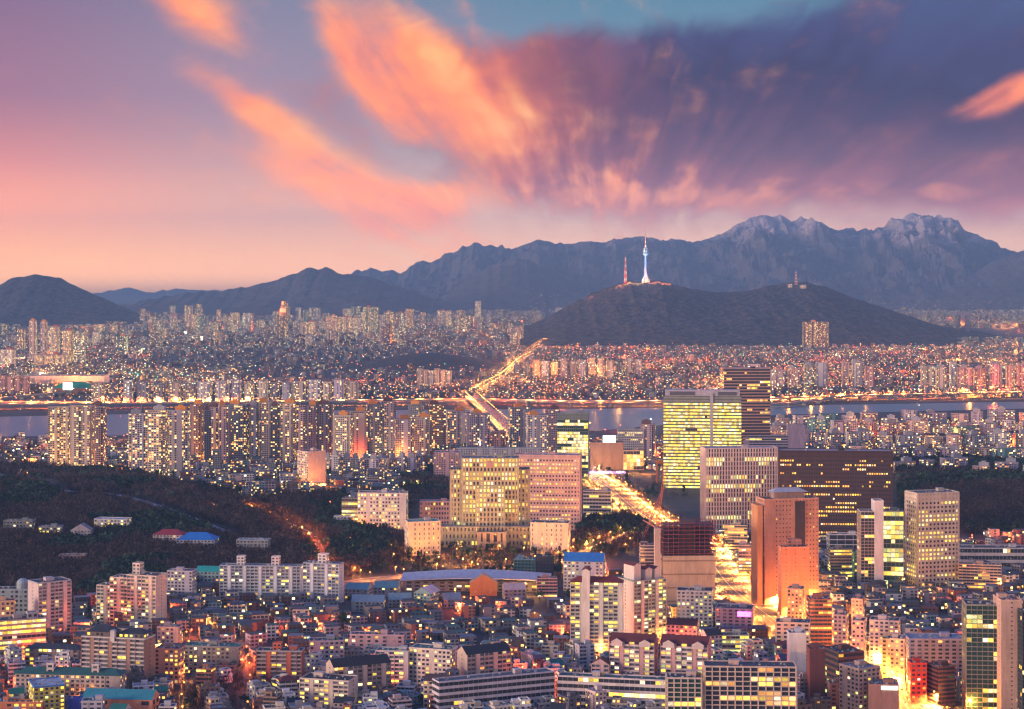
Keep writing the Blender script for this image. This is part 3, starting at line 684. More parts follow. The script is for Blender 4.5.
for q in (-.25, .18): b.vol(7, 7, 8, ox=b.W * q, z0=b.H, style='punch', wall=(.7, .68, .7), lit=0, name='lift_tower', penthouse=False, bay=3)
b.finish()
b = B(AP, 'shorter white slab apartment block with one rooftop lift tower, right of the long slab', 'apartment block', 303, 344, 565, 604, d=12, yaw=-16, land='the short white slab', style='balcony', wall=(.64, .66, .74), trim=(.38, .44, .52), lit=.24, pal='yellow', fin=False, penthouse=False, roofc=(.12, .14, .2))
b.vol(8, 7, 8, ox=0, z0=b.H, style='punch', wall=(.62, .66, .72), lit=0, name='lift_tower', penthouse=False); b.finish()
b = B(OF, 'low office building with bright yellow ribbon windows on every floor', 'office building', -6, 46, 622, 662, d=16, yaw=24, land='the yellow ribbon office', style='ribbon', wall=(.5, .44, .4), trim=(.5, .42, .38), lit=.75, pal='yellow', litrows=[1, 1, .5, .9, .3], fh=4, fin=False)
b.vol(8, 7, 4, ox=b.W * .25, z0=b.H, wall=(.5, .48, .5), lit=0, name='plant_room', penthouse=False); b.finish()
B('small_block', 'small peach building with an orange lit wall behind the yellow ribbon office', 'building', -4, 16, 602, 640, d=12, yaw=10, wall=(.7, .42, .25), lit=.3, pal='orange', fh=4, bay=4)
b = B('civic_hall', 'grey-blue hall with a domed round tower beside the pale pink tower', 'hall', -6, 30, 590, 626, d=14, yaw=0, wall=(.3, .36, .38), lit=.05, fh=4, fin=False, penthouse=False)
dm = MB(); rr_ = 5.2; dm.tube((b.W * .32, -2, b.H - 6), (b.W * .32, -2, b.H + 5), rr_, rr_, 14, (.3, .38, .42))
for k in range(4): a0, a1 = R(k * 22), R(k * 22 + 22); dm.tube((b.W * .32, -2, b.H + 5 + rr_ * .8 * math.sin(a0)), (b.W * .32, -2, b.H + 5 + rr_ * .8 * math.sin(a1)), rr_ * math.cos(a0), max(.2, rr_ * math.cos(a1)), 14, (.32, .42, .47))
dm.build('dome', b.root); b.finish()
b = B(AP, 'brown brick apartment block with white balconies and a small white clock turret', 'apartment block', 82, 155, 640, 692, d=18, yaw=-14, land='the brown brick apartment block', style='balcony', wall=(.34, .2, .16), trim=(.6, .54, .52), lit=.14, pal='yellow', roofc=(.04, .045, .06), fin=False, penthouse=False)
b.vol(b.W * .42, 12, 3.6, ox=-b.W * .24, z0=b.H, wall=(.2, .14, .13), roof='hip', roofc=(.04, .045, .06), lit=.2, pal='yellow', name='attic', penthouse=False, rname='attic_roof'); b.vol(b.W * .4, 12, 3.2, ox=b.W * .26, z0=b.H, wall=(.18, .15, .15), roofc=(.035, .04, .055), roof='hip', lit=.5, pal='yellow', name='attic', penthouse=False, rname='attic_roof')
tt = MB(); tt.box(b.W * .0 - 1.6, b.W * .0 + 1.6, -10.2, -7, b.H - 2, b.H + 5.2, (.62, .58, .58)); tt.prism(-1.6, 1.6, -10.2, -7, b.H + 5.2, b.H + 6.6, (.5, .5, .5), axis='y'); tt.build('clock_turret', b.root)
b.finish()
b = B(AP, 'long beige low-rise flats with a dark green roof and white stair heads', 'apartment block', 16, 126, 676, 706, d=14, yaw=-6, land='the green-roofed low flats', style='punch', wall=(.5, .4, .36), lit=.22, pal='orange', roofc=(.03, .13, .12), roof='hip', fin=False)
for q in (-.18, .25): b.vol(5, 5, 6.5, ox=b.W * q, oy=-2, z0=b.H, wall=(.6, .52, .52), lit=0, name='stair_head', penthouse=False)
b.finish()
b = B('school_building', 'yellow and blue school block with a pale metal roof near the lower edge', 'school', 25, 68, 688, 722, d=26, yaw=22, style='punch', wall=(.66, .56, .1), trim=(.1, .25, .6), lit=.5, pal='yellow', roofc=(.5, .56, .62), penthouse=False)
b = B('sports_hall', 'sports hall with a long teal roof above orange walls and a pink gable', 'hall', 84, 158, 700, 724, d=16, yaw=-6, style='punch', wall=(.6, .24, .14), lit=0, roof='gable_x', roofc=(.04, .28, .34), gable=PINK, bay=9, fh=5, penthouse=False)
B('storage_shed', 'small bright blue shed between the school and the sports hall', 'shed', 61, 84, 700, 718, d=8, wall=(.04, .08, .5), lit=0, faces='', roofc=(.1, .14, .5), penthouse=False)
B('market_building', 'low orange-red building at the lower left corner', 'building', -8, 44, 703, 722, d=8, wall=(.6, .2, .1), lit=.3, pal='orange', bay=5)
B('terrace_block', 'long low dark building with arched dormers left of the brown brick block', 'building', 26, 84, 650, 672, d=12, yaw=-8, wall=(.3, .2, .18), lit=.25, style='balcony', trim=(.4, .3, .26), roofc=(.04, .05, .07), roof='hip')
B('flats', 'pink-brown brick flats beside an orange street lamp, right of the brown brick block', 'apartment block', 156, 184, 650, 684, d=14, yaw=-10, wall=(.5, .27, .22), lit=.3, pal='orange')
B('flats', 'pair-wide green-roofed flats in the lower left, right of the pink-brown brick flats', 'apartment block', 185, 244, 648, 672, d=16, yaw=-8, wall=(.3, .28, .26), roofc=(.04, .2, .17), lit=.24, pal='yellow')
B('flats', 'mauve brick flats with four lit windows left of the green-roofed pair', 'apartment block', 158, 182, 628, 648, d=12, yaw=-8, wall=(.45, .33, .34), lit=.3)
b = B('flats', 'orange-red brick flats with a stepped stair tower in the lower middle', 'apartment block', 257, 304, 652, 688, d=13, yaw=-3, land='the red brick flats', style='balcony', wall=(.5, .12, .07), trim=(.4, .36, .38), lit=.3, pal='orange', fin=False)
b.vol(6, 6, 5, ox=-2, z0=b.H, wall=(.6, .14, .08), name='stair_tower', lit=0, penthouse=False); b.finish()
B('flats', 'grey narrow flats with a lit yellow stairwell right of the red brick flats', 'apartment block', 308, 345, 642, 672, d=14, yaw=8, wall=(.4, .4, .45), lit=.2, pal='yellow')
B('flats', 'pink flats under a wide dark flat roof in the lower middle', 'apartment block', 350, 406, 636, 656, d=12, yaw=-6, wall=(.62, .4, .42), lit=.12, roofc=(.05, .06, .12), land='the pink wide-roofed flats', bay=6, ww=.4)
B('flats', 'pale grey flats with green roof rails left of the cream zigzag flats', 'apartment block', 376, 411, 652, 688, d=13, yaw=-6, wall=(.5, .5, .52), roofc=(.05, .2, .18), lit=.35, pal='yellow', style='balcony')
b = B('flats', 'cream zigzag flats with five lit floors and a green roof', 'apartment block', 409, 458, 651, 690, d=16, yaw=-18, land='the cream zigzag flats', wall=(.66, .58, .52), roofc=(.06, .2, .18), lit=.2, pal='yellow', bay=3.2, ww=.62)
b = B(AP, 'beige apartment block with a black gabled roof and grid of balconies', 'apartment block', 457, 511, 655, 695, d=15, yaw=28, land='the black-gabled block', style='balcony', wall=(.6, .5, .42), trim=(.5, .42, .36), lit=.2, pal='orange', roof='gable_x', roofc=(.03, .03, .04), gable=(.6, .47, .4))
b = B(AP, 'gabled apartment block with dark brown roof, left of the cream zigzag flats', 'apartment block', 326, 391, 668, 708, d=15, yaw=26, land='the brown-gabled block', style='balcony', wall=(.56, .44, .38), trim=(.3, .24, .24), lit=.25, pal='yellow', roof='gable_x', roofc=(.035, .03, .035), gable=(.6, .46, .42))
B('flats', 'stepped beige terrace flats with dark awnings at the lower edge', 'apartment block', 300, 358, 682, 716, d=18, yaw=-16, wall=(.56, .46, .42), lit=.35, pal='yellow', style='balcony', roofc=(.04, .04, .05))
B('flats', 'long low beige flats under a brown roof below the black-gabled block', 'apartment block', 423, 484, 684, 716, d=12, yaw=-16, wall=(.55, .43, .38), lit=.25, pal='yellow', roof='gable_x', roofc=(.09, .05, .05))
B('flats', 'red-orange brick shop block with pale teal roof at the lower edge', 'shop', 430, 460, 696, 720, d=12, yaw=-10, wall=(.5, .1, .07), trim=(.6, .55, .5), lit=.1, roofc=(.2, .45, .42))
B('flats', 'dark low villa with two orange lit storeys right of the black-gabled block', 'house', 510, 541, 682, 702, d=12, yaw=-16, wall=(.3, .24, .2), lit=.7, pal='orange', roofc=(.06, .05, .06))
# long pale school-like building, two wings
b = B('school_building', 'very long pale building with open corridor bands, bent at its middle', 'school', 557, 684, 682, 716, d=12, yaw=-12, land='the long corridor building', style='ribbon', wall=(.5, .42, .42), trim=(.7, .62, .62), lit=.1, fh=4.2, roofc=(.05, .13, .12), fin=False)
b.finish()
B('school_building', 'second wing of the pale corridor building, slanting to the lower left', 'school', 432, 556, 683, 722, d=12, yaw=24, style='ribbon', wall=(.48, .4, .42), trim=(.66, .6, .64), lit=.05, fh=4.2, roofc=(.1, .13, .16))
# ---- yellow-white tower cluster with maroon roofs
b = B(AP, 'tall white and yellow-lit apartment tower with a maroon roof and stair shaft', 'apartment block', 570, 624, 583, 656, d=14, yaw=-6, land='the tall white maroon-roofed tower', style='balcony', wall=(.74, .68, .58), trim=(.5, .48, .4), lit=.36, pal='yellow', roof='hip', roofc=(.2, .03, .03), fin=False)
b.vol(6, 15.5, b.H + 9, ox=-b.W * .2, oy=-.9, style='plain', wall=(.78, .7, .62), name='stair_shaft', faces='', roof='gable_y', roofc=(.2, .03, .03), penthouse=False, rname='shaft_roof')
b.finish()
b = B(AP, 'tall cream apartment tower with green-lit balconies beside the maroon-roofed tower', 'apartment block', 618, 666, 582, 646, d=22, yaw=30, land='the green-lit balcony tower', style='balcony', wall=(.74, .66, .55), trim=(.46, .5, .4), lit=.42, pal='green', roof='flat', roofc=(.2, .05, .05), fin=False, penthouse=False)
for q in (-.3, .05, .33): b.vol(b.W * .2, 15, 9 + 4 * (q < 0), ox=b.W * q, oy=0, z0=b.H - 1, style='plain', wall=(.76, .68, .62), name='gable_tower', faces='', roof='gable_y', roofc=(.17, .03, .03), penthouse=False, rname='gable_roof')
b.finish()
for (a0, a1, yt, yb, lab) in ((609, 659, 643, 694, 'pink and white apartment block with maroon gabled roof, left one of the pair'), (660, 712, 645, 698, 'pink and white apartment block with maroon gabled roof, right one of the pair')):
    b = B(AP, lab, 'apartment block', a0, a1, yt, yb, d=15, yaw=-15, style='balcony', wall=(.55, .3, .3), trim=(.72, .6, .58), lit=.38, pal='yellow', roof='gable_x', roofc=(.15, .035, .035), gable=(.6, .5, .5), fin=False, group='pink maroon-roofed apartment pair', land='the pink maroon-roofed pair' if a0 == 609 else None)
    for q in (-.32, .3): b.vol(b.W * .24, 3, 3, ox=b.W * q, oy=-8.5, z0=b.H - 3, style='plain', wall=(.7, .55, .52), faces='', roof='gable_y', roofc=(.15, .035, .035), name='dormer', penthouse=False, rname='dormer_roof')
    b.finish()
B('flats', 'low pink wing with lit balconies at the foot of the pink maroon-roofed pair', 'apartment block', 591, 612, 665, 694, d=12, yaw=-12, style='balcony', wall=(.6, .42, .4), lit=.4, pal='yellow', roof='gable_y', roofc=(.12, .035, .035))
B('villa', 'white villa with a steep maroon roof and gable', 'house', 666, 700, 626, 650, d=14, yaw=-14, wall=(.66, .52, .52), lit=.2, roof='gable_x', roofc=(.13, .035, .035), fh=3, pal='yellow')
B('villa', 'white villa with a steep black roof right of the maroon-roofed villa', 'house', 700, 722, 636, 656, d=13, yaw=20, wall=(.62, .55, .55), lit=.2, roof='gable_x', roofc=(.03, .03, .04))
b = B(AP, 'big beige-framed glass apartment block with many yellow and orange lit rooms', 'apartment block', 703, 796, 668, 730, d=18, yaw=-3, land='the beige-framed glass block', style='grid', wall=(.6, .42, .36), trim=(.68, .5, .42), bay=5, ww=.84, wh=.8, fh=3.1, lit=.36, pal='orange', relief=.8)
B(AP, 'lower beige-framed glass wing with green-grey windows left of the big glass block', 'apartment block', 666, 702, 679, 730, d=16, yaw=-3, style='grid', wall=(.6, .46, .4), trim=(.68, .52, .44), bay=4.4, ww=.84, wh=.8, fh=3.1, lit=.2, pal='green', glass='glassg', relief=.8)
# ---- centre: works, shops
b = B('shop_building', 'lilac shop building with a bright pink neon sign on its side', 'shop', 714, 756, 610, 634, d=22, yaw=-12, wall=(.45, .38, .5), lit=.1, land='the lilac neon-sign building', bay=5, fin=False)
q = MB(); q.box(b.W * .1, b.W * .46, -11.6, -11.2, b.H * .72, b.H * .92, mat='pink'); q.build('neon_sign', b.root); b.finish()
B('shop_building', 'pale green-lit low office with a dark flat roof below the lilac building', 'shop', 716, 748, 636, 654, d=14, wall=(.6, .62, .45), lit=.9, pal='green', style='ribbon', roofc=(.04, .05, .07), fh=3.6)
B('shop_building', 'grey and green glass office with a green glowing sign beside the beige construction building', 'office building', 676, 714, 592, 628, d=18, yaw=-8, wall=(.4, .4, .42), lit=.3, pal='green', land='the green-sign office')
b = B('construction_building', 'tall beige building under construction with a dark red scaffold crown', 'construction site', 660, 714, 556, 612, d=26, yaw=3, land='the scaffolded building', style='ribbon', wall=(.44, .35, .26), trim=(.5, .4, .3), lit=0, fh=10, fin=False, penthouse=False, roof='none', faces='')
for k in range(4): 
    q = MB(); q.box(-b.W / 2 - .4, b.W / 2 + .4, -b.D / 2 - .4, b.D / 2 + .4, b.H * (.18 + .24 * k), b.H * (.18 + .24 * k) + 1, (.25, .17, .12)); q.build('ledge', b.root)
sc = MB(); W2, D2 = b.W / 2, b.D / 2; HH = 30
for i in range(11):
    for sy in (-D2, 0, D2): sc.box(-W2 + i * b.W / 10 - .2, -W2 + i * b.W / 10 + .2, sy - .2, sy + .2, b.H, b.H + HH * (1 if i % 3 else .92), (.22, .03, .03))
for k in range(9):
    z = b.H + k * HH / 9
    for sy in (-D2, D2): sc.box(-W2 - .3, W2 + .3, sy - .25, sy + .25, z + 1.9, z + 2.3, (.25, .03, .03))
    for sx in (-W2, W2): sc.box(sx - .25, sx + .25, -D2 + .3, D2 - .3, z + 2.4, z + 2.75, (.22, .03, .03))
sc.build('scaffold', b.root)
fl = MB()
for k in range(8): fl.box(-W2 + 1, W2 - 1, -D2 + 1, D2 - 1, b.H + k * HH / 8 + .1, b.H + k * HH / 8 + .55, (.07, .045, .07))
fl.box(-W2 * .3, W2 * .3, -D2 * .3, D2 * .3, b.H, b.H + HH, (.1, .07, .08)); fl.build('floor_deck', b.root)
hoist = MB(); hoist.box(-W2 - 7, -W2 - 2, -D2 + 2, -D2 + 8, 0, b.H + HH * .8, (.5, .4, .36)); hoist.build('lift_shaft', b.root); b.finish()
FOOT.append((b.root.location.x - W2 - 6, b.root.location.y, 6, 10, 0))
B('office_building', 'narrow dark red block behind the scaffolded building', 'office building', 640, 657, 546, 585, d=14, wall=(.14, .04, .05), trim=(.5, .45, .45), lit=.1, pal='orange', style='ribbon')
B('blue_roof_hall', 'pale hall with a bright blue metal roof', 'hall', 563, 606, 562, 592, d=22, yaw=-8, wall=(.4, .5, .62), lit=.15, roof='gable_x', roofc=(.03, .22, .6), penthouse=False, land='the bright blue-roofed hall')
B('glass_block', 'small blue-glass office block left of the blue-roofed hall', 'office building', 514, 536, 560, 579, d=14, yaw=-4, wall=(.1, .25, .36), glass='glassg', style='curtain', lit=.03)
B('glass_block', 'small black office cube between the blue-glass block and the blue-roofed hall', 'office building', 536, 553, 557, 579, d=12, wall=(.03, .04, .06), style='curtain', trim=(.05, .06, .09), lit=.02)
B('brick_block', 'mauve brick block with banded floors below the black cube', 'office building', 537, 557, 579, 598, d=12, wall=(.4, .2, .2), lit=.08, style='ribbon', trim=(.5, .3, .3))
# ---- transit market with swooping pale roof
b = B('market_hall', 'low curved hall with a long swooping pale roof below the court road', 'hall', 405, 548, 582, 592, d=26, yaw=-2, wall=(.25, .26, .3), lit=.15, faces='f', bay=8, roof='none', fin=False, land='the swooping pale roof')
rf = MB(); n_ = 24
for k in range(n_):
    xa, xb = -b.W / 2 - 4 + (b.W + 8) * k / n_, -b.W / 2 - 4 + (b.W + 8) * (k + 1) / n_
    f_ = lambda x: b.H + 1.5 + 3.2 * math.sin((x / b.W + .5) * math.pi); g_ = lambda x: -16 - 7 * math.cos(x / b.W * 3)
    rf.add([(xa, g_(xa), f_(xa)), (xb, g_(xb), f_(xb)), (xb, 14, f_(xb) + 2.5), (xa, 14, f_(xa) + 2.5), (xa, g_(xa), f_(xa) - .7), (xb, g_(xb), f_(xb) - .7), (xb, 14, f_(xb) + 1.8), (xa, 14, f_(xa) + 1.8)],
           [(0, 1, 2, 3), (7, 6, 5, 4), (4, 5, 1, 0), (6, 7, 3, 2)], (.6, .62, .68))
rf.build('roof', b.root); b.finish()
B('market_shed', 'teal and white market shed with a slanted pale roof', 'shed', 414, 440, 594, 610, d=20, yaw=-24, wall=(.3, .45, .42), lit=.1, roof='gable_y', roofc=(.5, .6, .66), penthouse=False)
B('market_shed', 'ochre hall with a round red emblem on its gable', 'hall', 470, 497, 583, 596, d=14, wall=(.42, .2, .07), lit=0, roof='gable_y', roofc=(.4, .34, .3), faces='', penthouse=False)
for i, (a0, a1, yt, yb, col_) in enumerate([(345, 372, 590, 600, (.16, .36, .42)), (374, 400, 588, 597, (.2, .4, .4)), (352, 385, 602, 612, (.2, .32, .4)), (388, 412, 600, 609, (.25, .38, .4)), (502, 526, 590, 600, (.5, .45, .45)), (440, 462, 600, 608, (.3, .4, .42))]):
    B('market_shed', f'{["low teal", "long pale teal", "wide blue-grey", "short slate", "pinkish", "small grey-green"][i]} metal-roofed market shed beside the swooping pale roof', 'shed', a0, a1, yt, yb, d=16, yaw=-12 + i * 5, wall=(.3, .34, .38), lit=.1, roof='gable_x', roofc=col_, penthouse=False, cap=20)
# ---- court complex
CW = (.46, .42, .26)
b = B('courthouse', 'massive cream courthouse tower with stepped shoulders and many lit rows, above a broad podium', 'courthouse', 462, 519, 459, 546, d=34, yaw=0, land='the cream courthouse', style='vert', wall=CW, trim=(.52, .47, .3), bay=3.9, ww=.5, wh=.62, fh=5.0, lit=.6, pal='yellow', fin=False, roofc=(.2, .2, .22), relief=.5, base_blank=0)
W_, H_ = b.W, b.H
b.vol(W_ * .30, 30, H_ * .86, ox=-W_ * .56, oy=4, style='vert', wall=CW, trim=(.5, .45, .3), bay=3.9, ww=.45, wh=.6, fh=5, lit=.3, pal='yellow', name='shoulder', penthouse=False)
b.vol(W_ * .22, 30, H_ * .86, ox=W_ * .58, oy=4, style='vert', wall=CW, trim=(.5, .45, .3), bay=3.9, ww=.45, wh=.6, fh=5, lit=.3, pal='yellow', name='shoulder', penthouse=False)
b.vol(W_ * .52, 6, H_ * .66, ox=0, oy=-19.5, style='vert', wall=CW, trim=(.54, .49, .32), bay=3.9, ww=.5, wh=.6, fh=5, lit=.6, pal='yellow', name='bay_front', penthouse=False)
b.vol(W_ * 1.75, 26, H_ * .235, ox=W_ * .02, oy=-20, style='vert', wall=CW, trim=(.5, .45, .3), bay=4, ww=.45, wh=.5, fh=6.5, lit=.35, pal='yellow', name='podium', penthouse=False, roofc=(.25, .24, .22))
b.vol(W_ * .5, 14, H_ * .19, ox=W_ * .03, oy=-38, style='vert', wall=(.62, .5, .36), trim=(.66, .54, .4), bay=8, ww=.5, wh=.5, fh=18, lit=.9, pal='orange', name='entrance_hall', penthouse=False, roofc=(.3, .28, .26))
em = MB(); em.box(-W_ * .06, W_ * .06, -17.6, -17.05, H_ * .9, H_ * .98, (.6, .35, .3)); em.build('emblem', b.root); b.finish()
X_, Y_ = b.root.location.x, b.root.location.y; FOOT.append((X_, Y_ - 20, W_ * .9, 26, 0))
for (a0, a1, yt, yb, yw, lab, rc) in ((404, 441, 523, 556, 12, 'pale curved court wing with a teal roof left of the courthouse', (.06, .36, .36)), (530, 571, 524, 556, -8, 'pale court wing with a dark flat roof right of the courthouse', (.08, .09, .11))):
    B('court_wing', lab, 'court building', a0, a1, yt, yb, d=24, yaw=yw, wall=(.62, .54, .46), trim=(.68, .6, .52), lit=.2, pal='yellow', roofc=rc, bay=5, ww=.25, fh=4.6)
b = B(OF, 'wide pink office building with regular punched windows glowing orange at its base', 'office building', 514, 582, 456, 530, d=24, yaw=-6, land='the wide pink office', style='grid', wall=(.72, .42, .36), trim=(.78, .47, .4), bay=3.6, ww=.52, wh=.45, fh=4.4, lit=.62, pal='orange', relief=.4, top_blank=1, roofc=(.25, .27, .32))
B('court_wing', 'salmon low court building with a pale teal roof edge left of the courthouse', 'court building', 420, 452, 502, 530, d=16, yaw=0, wall=(.74, .42, .37), lit=.1, roofc=(.15, .4, .4), bay=3, fh=5)
B('court_wing', 'pink block with a slate blue roof behind the courthouse shoulder', 'court building', 434, 460, 453, 480, d=30, yaw=-4, wall=(.7, .42, .42), lit=.06, roofc=(.08, .16, .26))
B('court_wing', 'long low annex with a blue-green roof behind the courthouse', 'court building', 456, 540, 449, 470, d=18, yaw=-2, wall=(.4, .4, .44), lit=.05, roofc=(.06, .2, .22))
b = B(OF, 'white office with lit corner ribbons among dark trees left of the court', 'office building', 358, 408, 494, 530, d=20, yaw=-4, style='punch', wall=(.58, .56, .62), lit=.45, pal='yellow', land='the white office in the trees', fh=4.2, bay=3.4, fin=False)
b.vol(b.W * .34, 18, b.H * .84, ox=-b.W * .66, style='ribbon', wall=(.3, .3, .28), trim=(.2, .2, .2), lit=.9, pal='green', fh=4.2, name='glass_wing', penthouse=False); b.finish()
B('gatehouse', 'small pale pavilion among the trees left of the white office', 'pavilion', 334, 354, 517, 528, d=10, wall=(.5, .52, .56), lit=0, roofc=(.4, .45, .5), penthouse=False)
B(OF, 'low white office with yellow lit window rows beside the curving avenue', 'office building', 583, 612, 492, 520, d=18, yaw=-6, style='ribbon', wall=(.6, .52, .46), lit=.7, pal='yellow', fh=4)
b = B(OF, 'slanted white-pink apartment slab with a blank side wall among low houses', 'apartment block', 297, 326, 452, 488, d=26, yaw=-52, style='punch', wall=(.74, .54, .46), lit=.4, pal='orange', land='the blank white-pink slab', blank='all')
# ---- tall offices, centre right
b = B(OF, 'huge office block glowing yellow on every floor, split by a pale vertical fin', 'office building', 663, 742, 397, 490, d=22, yaw=-7, land='the glowing yellow office', style='ribbon', wall=(.3, .3, .3), trim=(.16, .18, .12), fh=4.3, bay=3.3, lit=.95, litrows=[.9, 1, 1, .97, .95, 1], pal='yellow', fin=False, top_blank=2, roofc=(.4, .38, .45), penthouse=False)
q = MB(); W_, H_ = b.W, b.H
q.box(W_ * .10, W_ * .14, -12.4, -11.35, 0, H_ + 5, (.5, .48, .52)); q.build('fin', b.root)
q = MB(); q.box(-W_ * .48, W_ * .48, -10.8, 10, H_ + 1.1, H_ + 9, (.5, .46, .52)); q.box(-W_ * .42, -W_ * .1, -11.6, -10.75, H_ + 2, H_ + 7, (.12, .12, .15)); q.box(W_ * .2, W_ * .44, -11.6, -10.75, H_ + 2, H_ + 7, (.12, .12, .15)); q.build('crown', b.root); b.finish()
b = B(OF, 'dark brown banded tower rising behind the glowing yellow office', 'office building', 721, 769, 369, 470, d=36, yaw=3, land='the dark brown banded tower', style='ribbon', wall=(.06, .04, .045), trim=(.5, .3, .24), fh=4.6, bay=4, lit=.12, pal='orange', relief=.5, roofc=(.5, .4, .4))
B(OF, 'lilac-grey office with a rooftop sign panel behind the pale vertical-windowed office', 'office building', 735, 790, 436, 470, d=18, yaw=-2, style='ribbon', wall=(.36, .32, .42), trim=(.44, .4, .5), lit=.25, pal='yellow', fh=4)
B(OF, 'blank mauve tower block behind the black wide office', 'office building', 787, 804, 426, 470, d=16, wall=(.36, .28, .38), lit=.05, faces='l')
b = B(OF, 'wide pale pink office with tall narrow windows in vertical rows', 'office building', 701, 777, 449, 534, d=26, yaw=6, land='the pale vertical-windowed office', style='vert', wall=(.62, .5, .48), trim=(.72, .57, .55), bay=3.2, ww=.5, wh=.78, fh=5.2, lit=.32, pal='green', relief=.7, top_blank=0, roofc=(.3, .32, .38))
b = B(OF, 'wide black-brown office slab with broken rows of yellow windows', 'office building', 778, 892, 452, 545, d=26, yaw=-4, land='the wide black-brown office', style='grid', wall=(.045, .025, .028), trim=(.07, .035, .035), bay=2.6, ww=.62, wh=.42, fh=4.6, lit=.5, pal='orange', relief=.3, top_blank=2, roofc=(.4, .36, .4), fin=False, litrows=[.05, .8, .45, .1, .55, .3, .5, .2, .7, .4, .1, .5])
b.finish()
b = B(OF, 'tall orange-brown tower with a dark central slot and rooftop garden pavilion', 'office building', 757, 818, 500, 606, d=22, yaw=12, land='the orange-brown tower', style='punch', wall=(.52, .26, .18), trim=(.6, .32, .22), bay=3.2, ww=.3, wh=.3, fh=3.9, lit=.06, pal='orange', fin=False, penthouse=False, roofc=(.1, .12, .1))
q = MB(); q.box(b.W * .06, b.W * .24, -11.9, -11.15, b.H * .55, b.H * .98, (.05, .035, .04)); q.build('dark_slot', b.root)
q = MB(); q.box(-b.W * .28, b.W * .28, -5, 5, b.H + .2, b.H + 6, (.4, .26, .22)); q.hip(-b.W * .32, b.W * .32, -7, 7, b.H + 6, b.H + 9.5, (.5, .5, .55)); q.build('roof_pavilion', b.root)
q = MB(); q.box(-b.W * .62, -b.W * .52, -9, 8, 0, b.H * .95, (.6, .3, .15)); q.build('side_fin', b.root); b.finish()
b = B(OF, 'lower orange-tiled block standing in front of the orange-brown tower', 'office building', 779, 808, 548, 616, d=14, yaw=4, style='punch', wall=(.66, .22, .12), trim=(.7, .3, .18), bay=9, ww=.08, wh=.3, fh=3.6, lit=0, fin=False, roofc=(.15, .12, .12))
b.vol(b.W * .5, 8, 6, z0=b.H, wall=(.3, .14, .12), lit=0, name='plant_room', penthouse=False); b.finish()
b = B(OF, 'slim grey-white tower with a pale lift slab between dark glass and a green-lit wing', 'office building', 859, 881, 512, 590, d=18, yaw=0, style='curtain', wall=(.3, .3, .32), trim=(.42, .4, .4), lit=.08, land='the slim grey-white tower', fin=False, penthouse=False)
b.vol(b.W * .42, 16, b.H + 10, ox=b.W * .32, oy=-2, wall=(.62, .62, .68), lit=0, faces='', name='lift_slab', penthouse=False)
b.finish()
B(OF, 'green-glass office with bright green and yellow lit floors beside the slim grey-white tower', 'office building', 881, 904, 512, 590, d=18, yaw=-8, style='curtain', wall=(.2, .25, .22), trim=(.25, .32, .3), lit=.65, pal='green', glass='glassg', fh=4.2, land='the green-glass office', bay=4)
B(OF, 'tall beige gridded tower with an orange-lit flank and open crown', 'office building', 906, 958, 494, 588, d=24, yaw=16, style='grid', wall=(.5, .44, .38), trim=(.6, .54, .46), bay=4.2, ww=.55, wh=.5, fh=4.1, lit=.42, pal='yellow', relief=.5, top_blank=2, land='the beige gridded tower', roofc=(.12, .13, .15))
B(OF, 'low pale office with a blue glass front at the foot of the black-brown slab', 'office building', 828, 860, 535, 555, d=14, style='curtain', wall=(.6, .62, .66), trim=(.6, .6, .64), lit=.03, fh=5, bay=8, pal='white')
B(OF, 'small dark block with yellow-lit floors below the blue glass office', 'office building', 829, 852, 550, 578, d=14, wall=(.2, .18, .16), lit=.35, pal='yellow', style='ribbon')
B(OF, 'green-netted small office with a red vertical sign', 'office building', 853, 873, 553, 582, d=12, wall=(.03, .16, .1), lit=.15, pal='green', land='the green-netted office', bay=3)
B('court_wing', 'long white plant building with dark window band and roof coolers, right edge', 'office building', 958, 1040, 549, 570, d=22, yaw=-2, style='ribbon', wall=(.5, .5, .54), trim=(.55, .5, .52), lit=.1, fh=6)
B('shop_building', 'peach three-storey office with teal neon beside it, right of the gridded tower', 'office building', 958, 1002, 566, 590, d=14, yaw=-14, wall=(.7, .5, .36), lit=.25, pal='orange', style='ribbon')
# ---- retail cluster by the pedestrian bridge
B(OF, 'white-lit glass office tower with glowing rows left of the brown department store', 'office building', 557, 589, 414, 480, d=18, yaw=-5, style='curtain', wall=(.2, .24, .22), trim=(.3, .34, .3), lit=.85, pal='white', fh=4.2, bay=3, top_blank=2, land='the white-lit glass tower', glass='glassg')
b = B('department_store', 'brown stone department store with a bright rooftop video screen', 'shop', 590, 623, 443, 470, d=30, yaw=0, style='plain', wall=(.3, .19, .15), faces='', penthouse=False, fin=False, land='the department store')
q = MB(); q.box(-b.W * .12, b.W * .26, -15.6, -15, b.H + 1, b.H + 11, mat='screen'); q.build('video_screen', b.root)
q = MB(); q.box(-b.W * .14, b.W * .28, -14.95, -14, b.H - .1, b.H + 11.6, (.2, .3, .3)); q.build('screen_frame', b.root); b.finish()
B('department_store', 'pale stone shop wing with bright windows beside the brown department store', 'shop', 623, 643, 451, 470, d=20, style='curtain', wall=(.6, .45, .3), lit=.9, pal='orange', fh=6, bay=5)
B(OF, 'concrete office with a dense window grid behind the pale shop wing', 'office building', 617, 644, 430, 462, d=18, yaw=-3, style='grid', wall=(.4, .38, .4), lit=.35, pal='white', bay=3, fh=3.6)
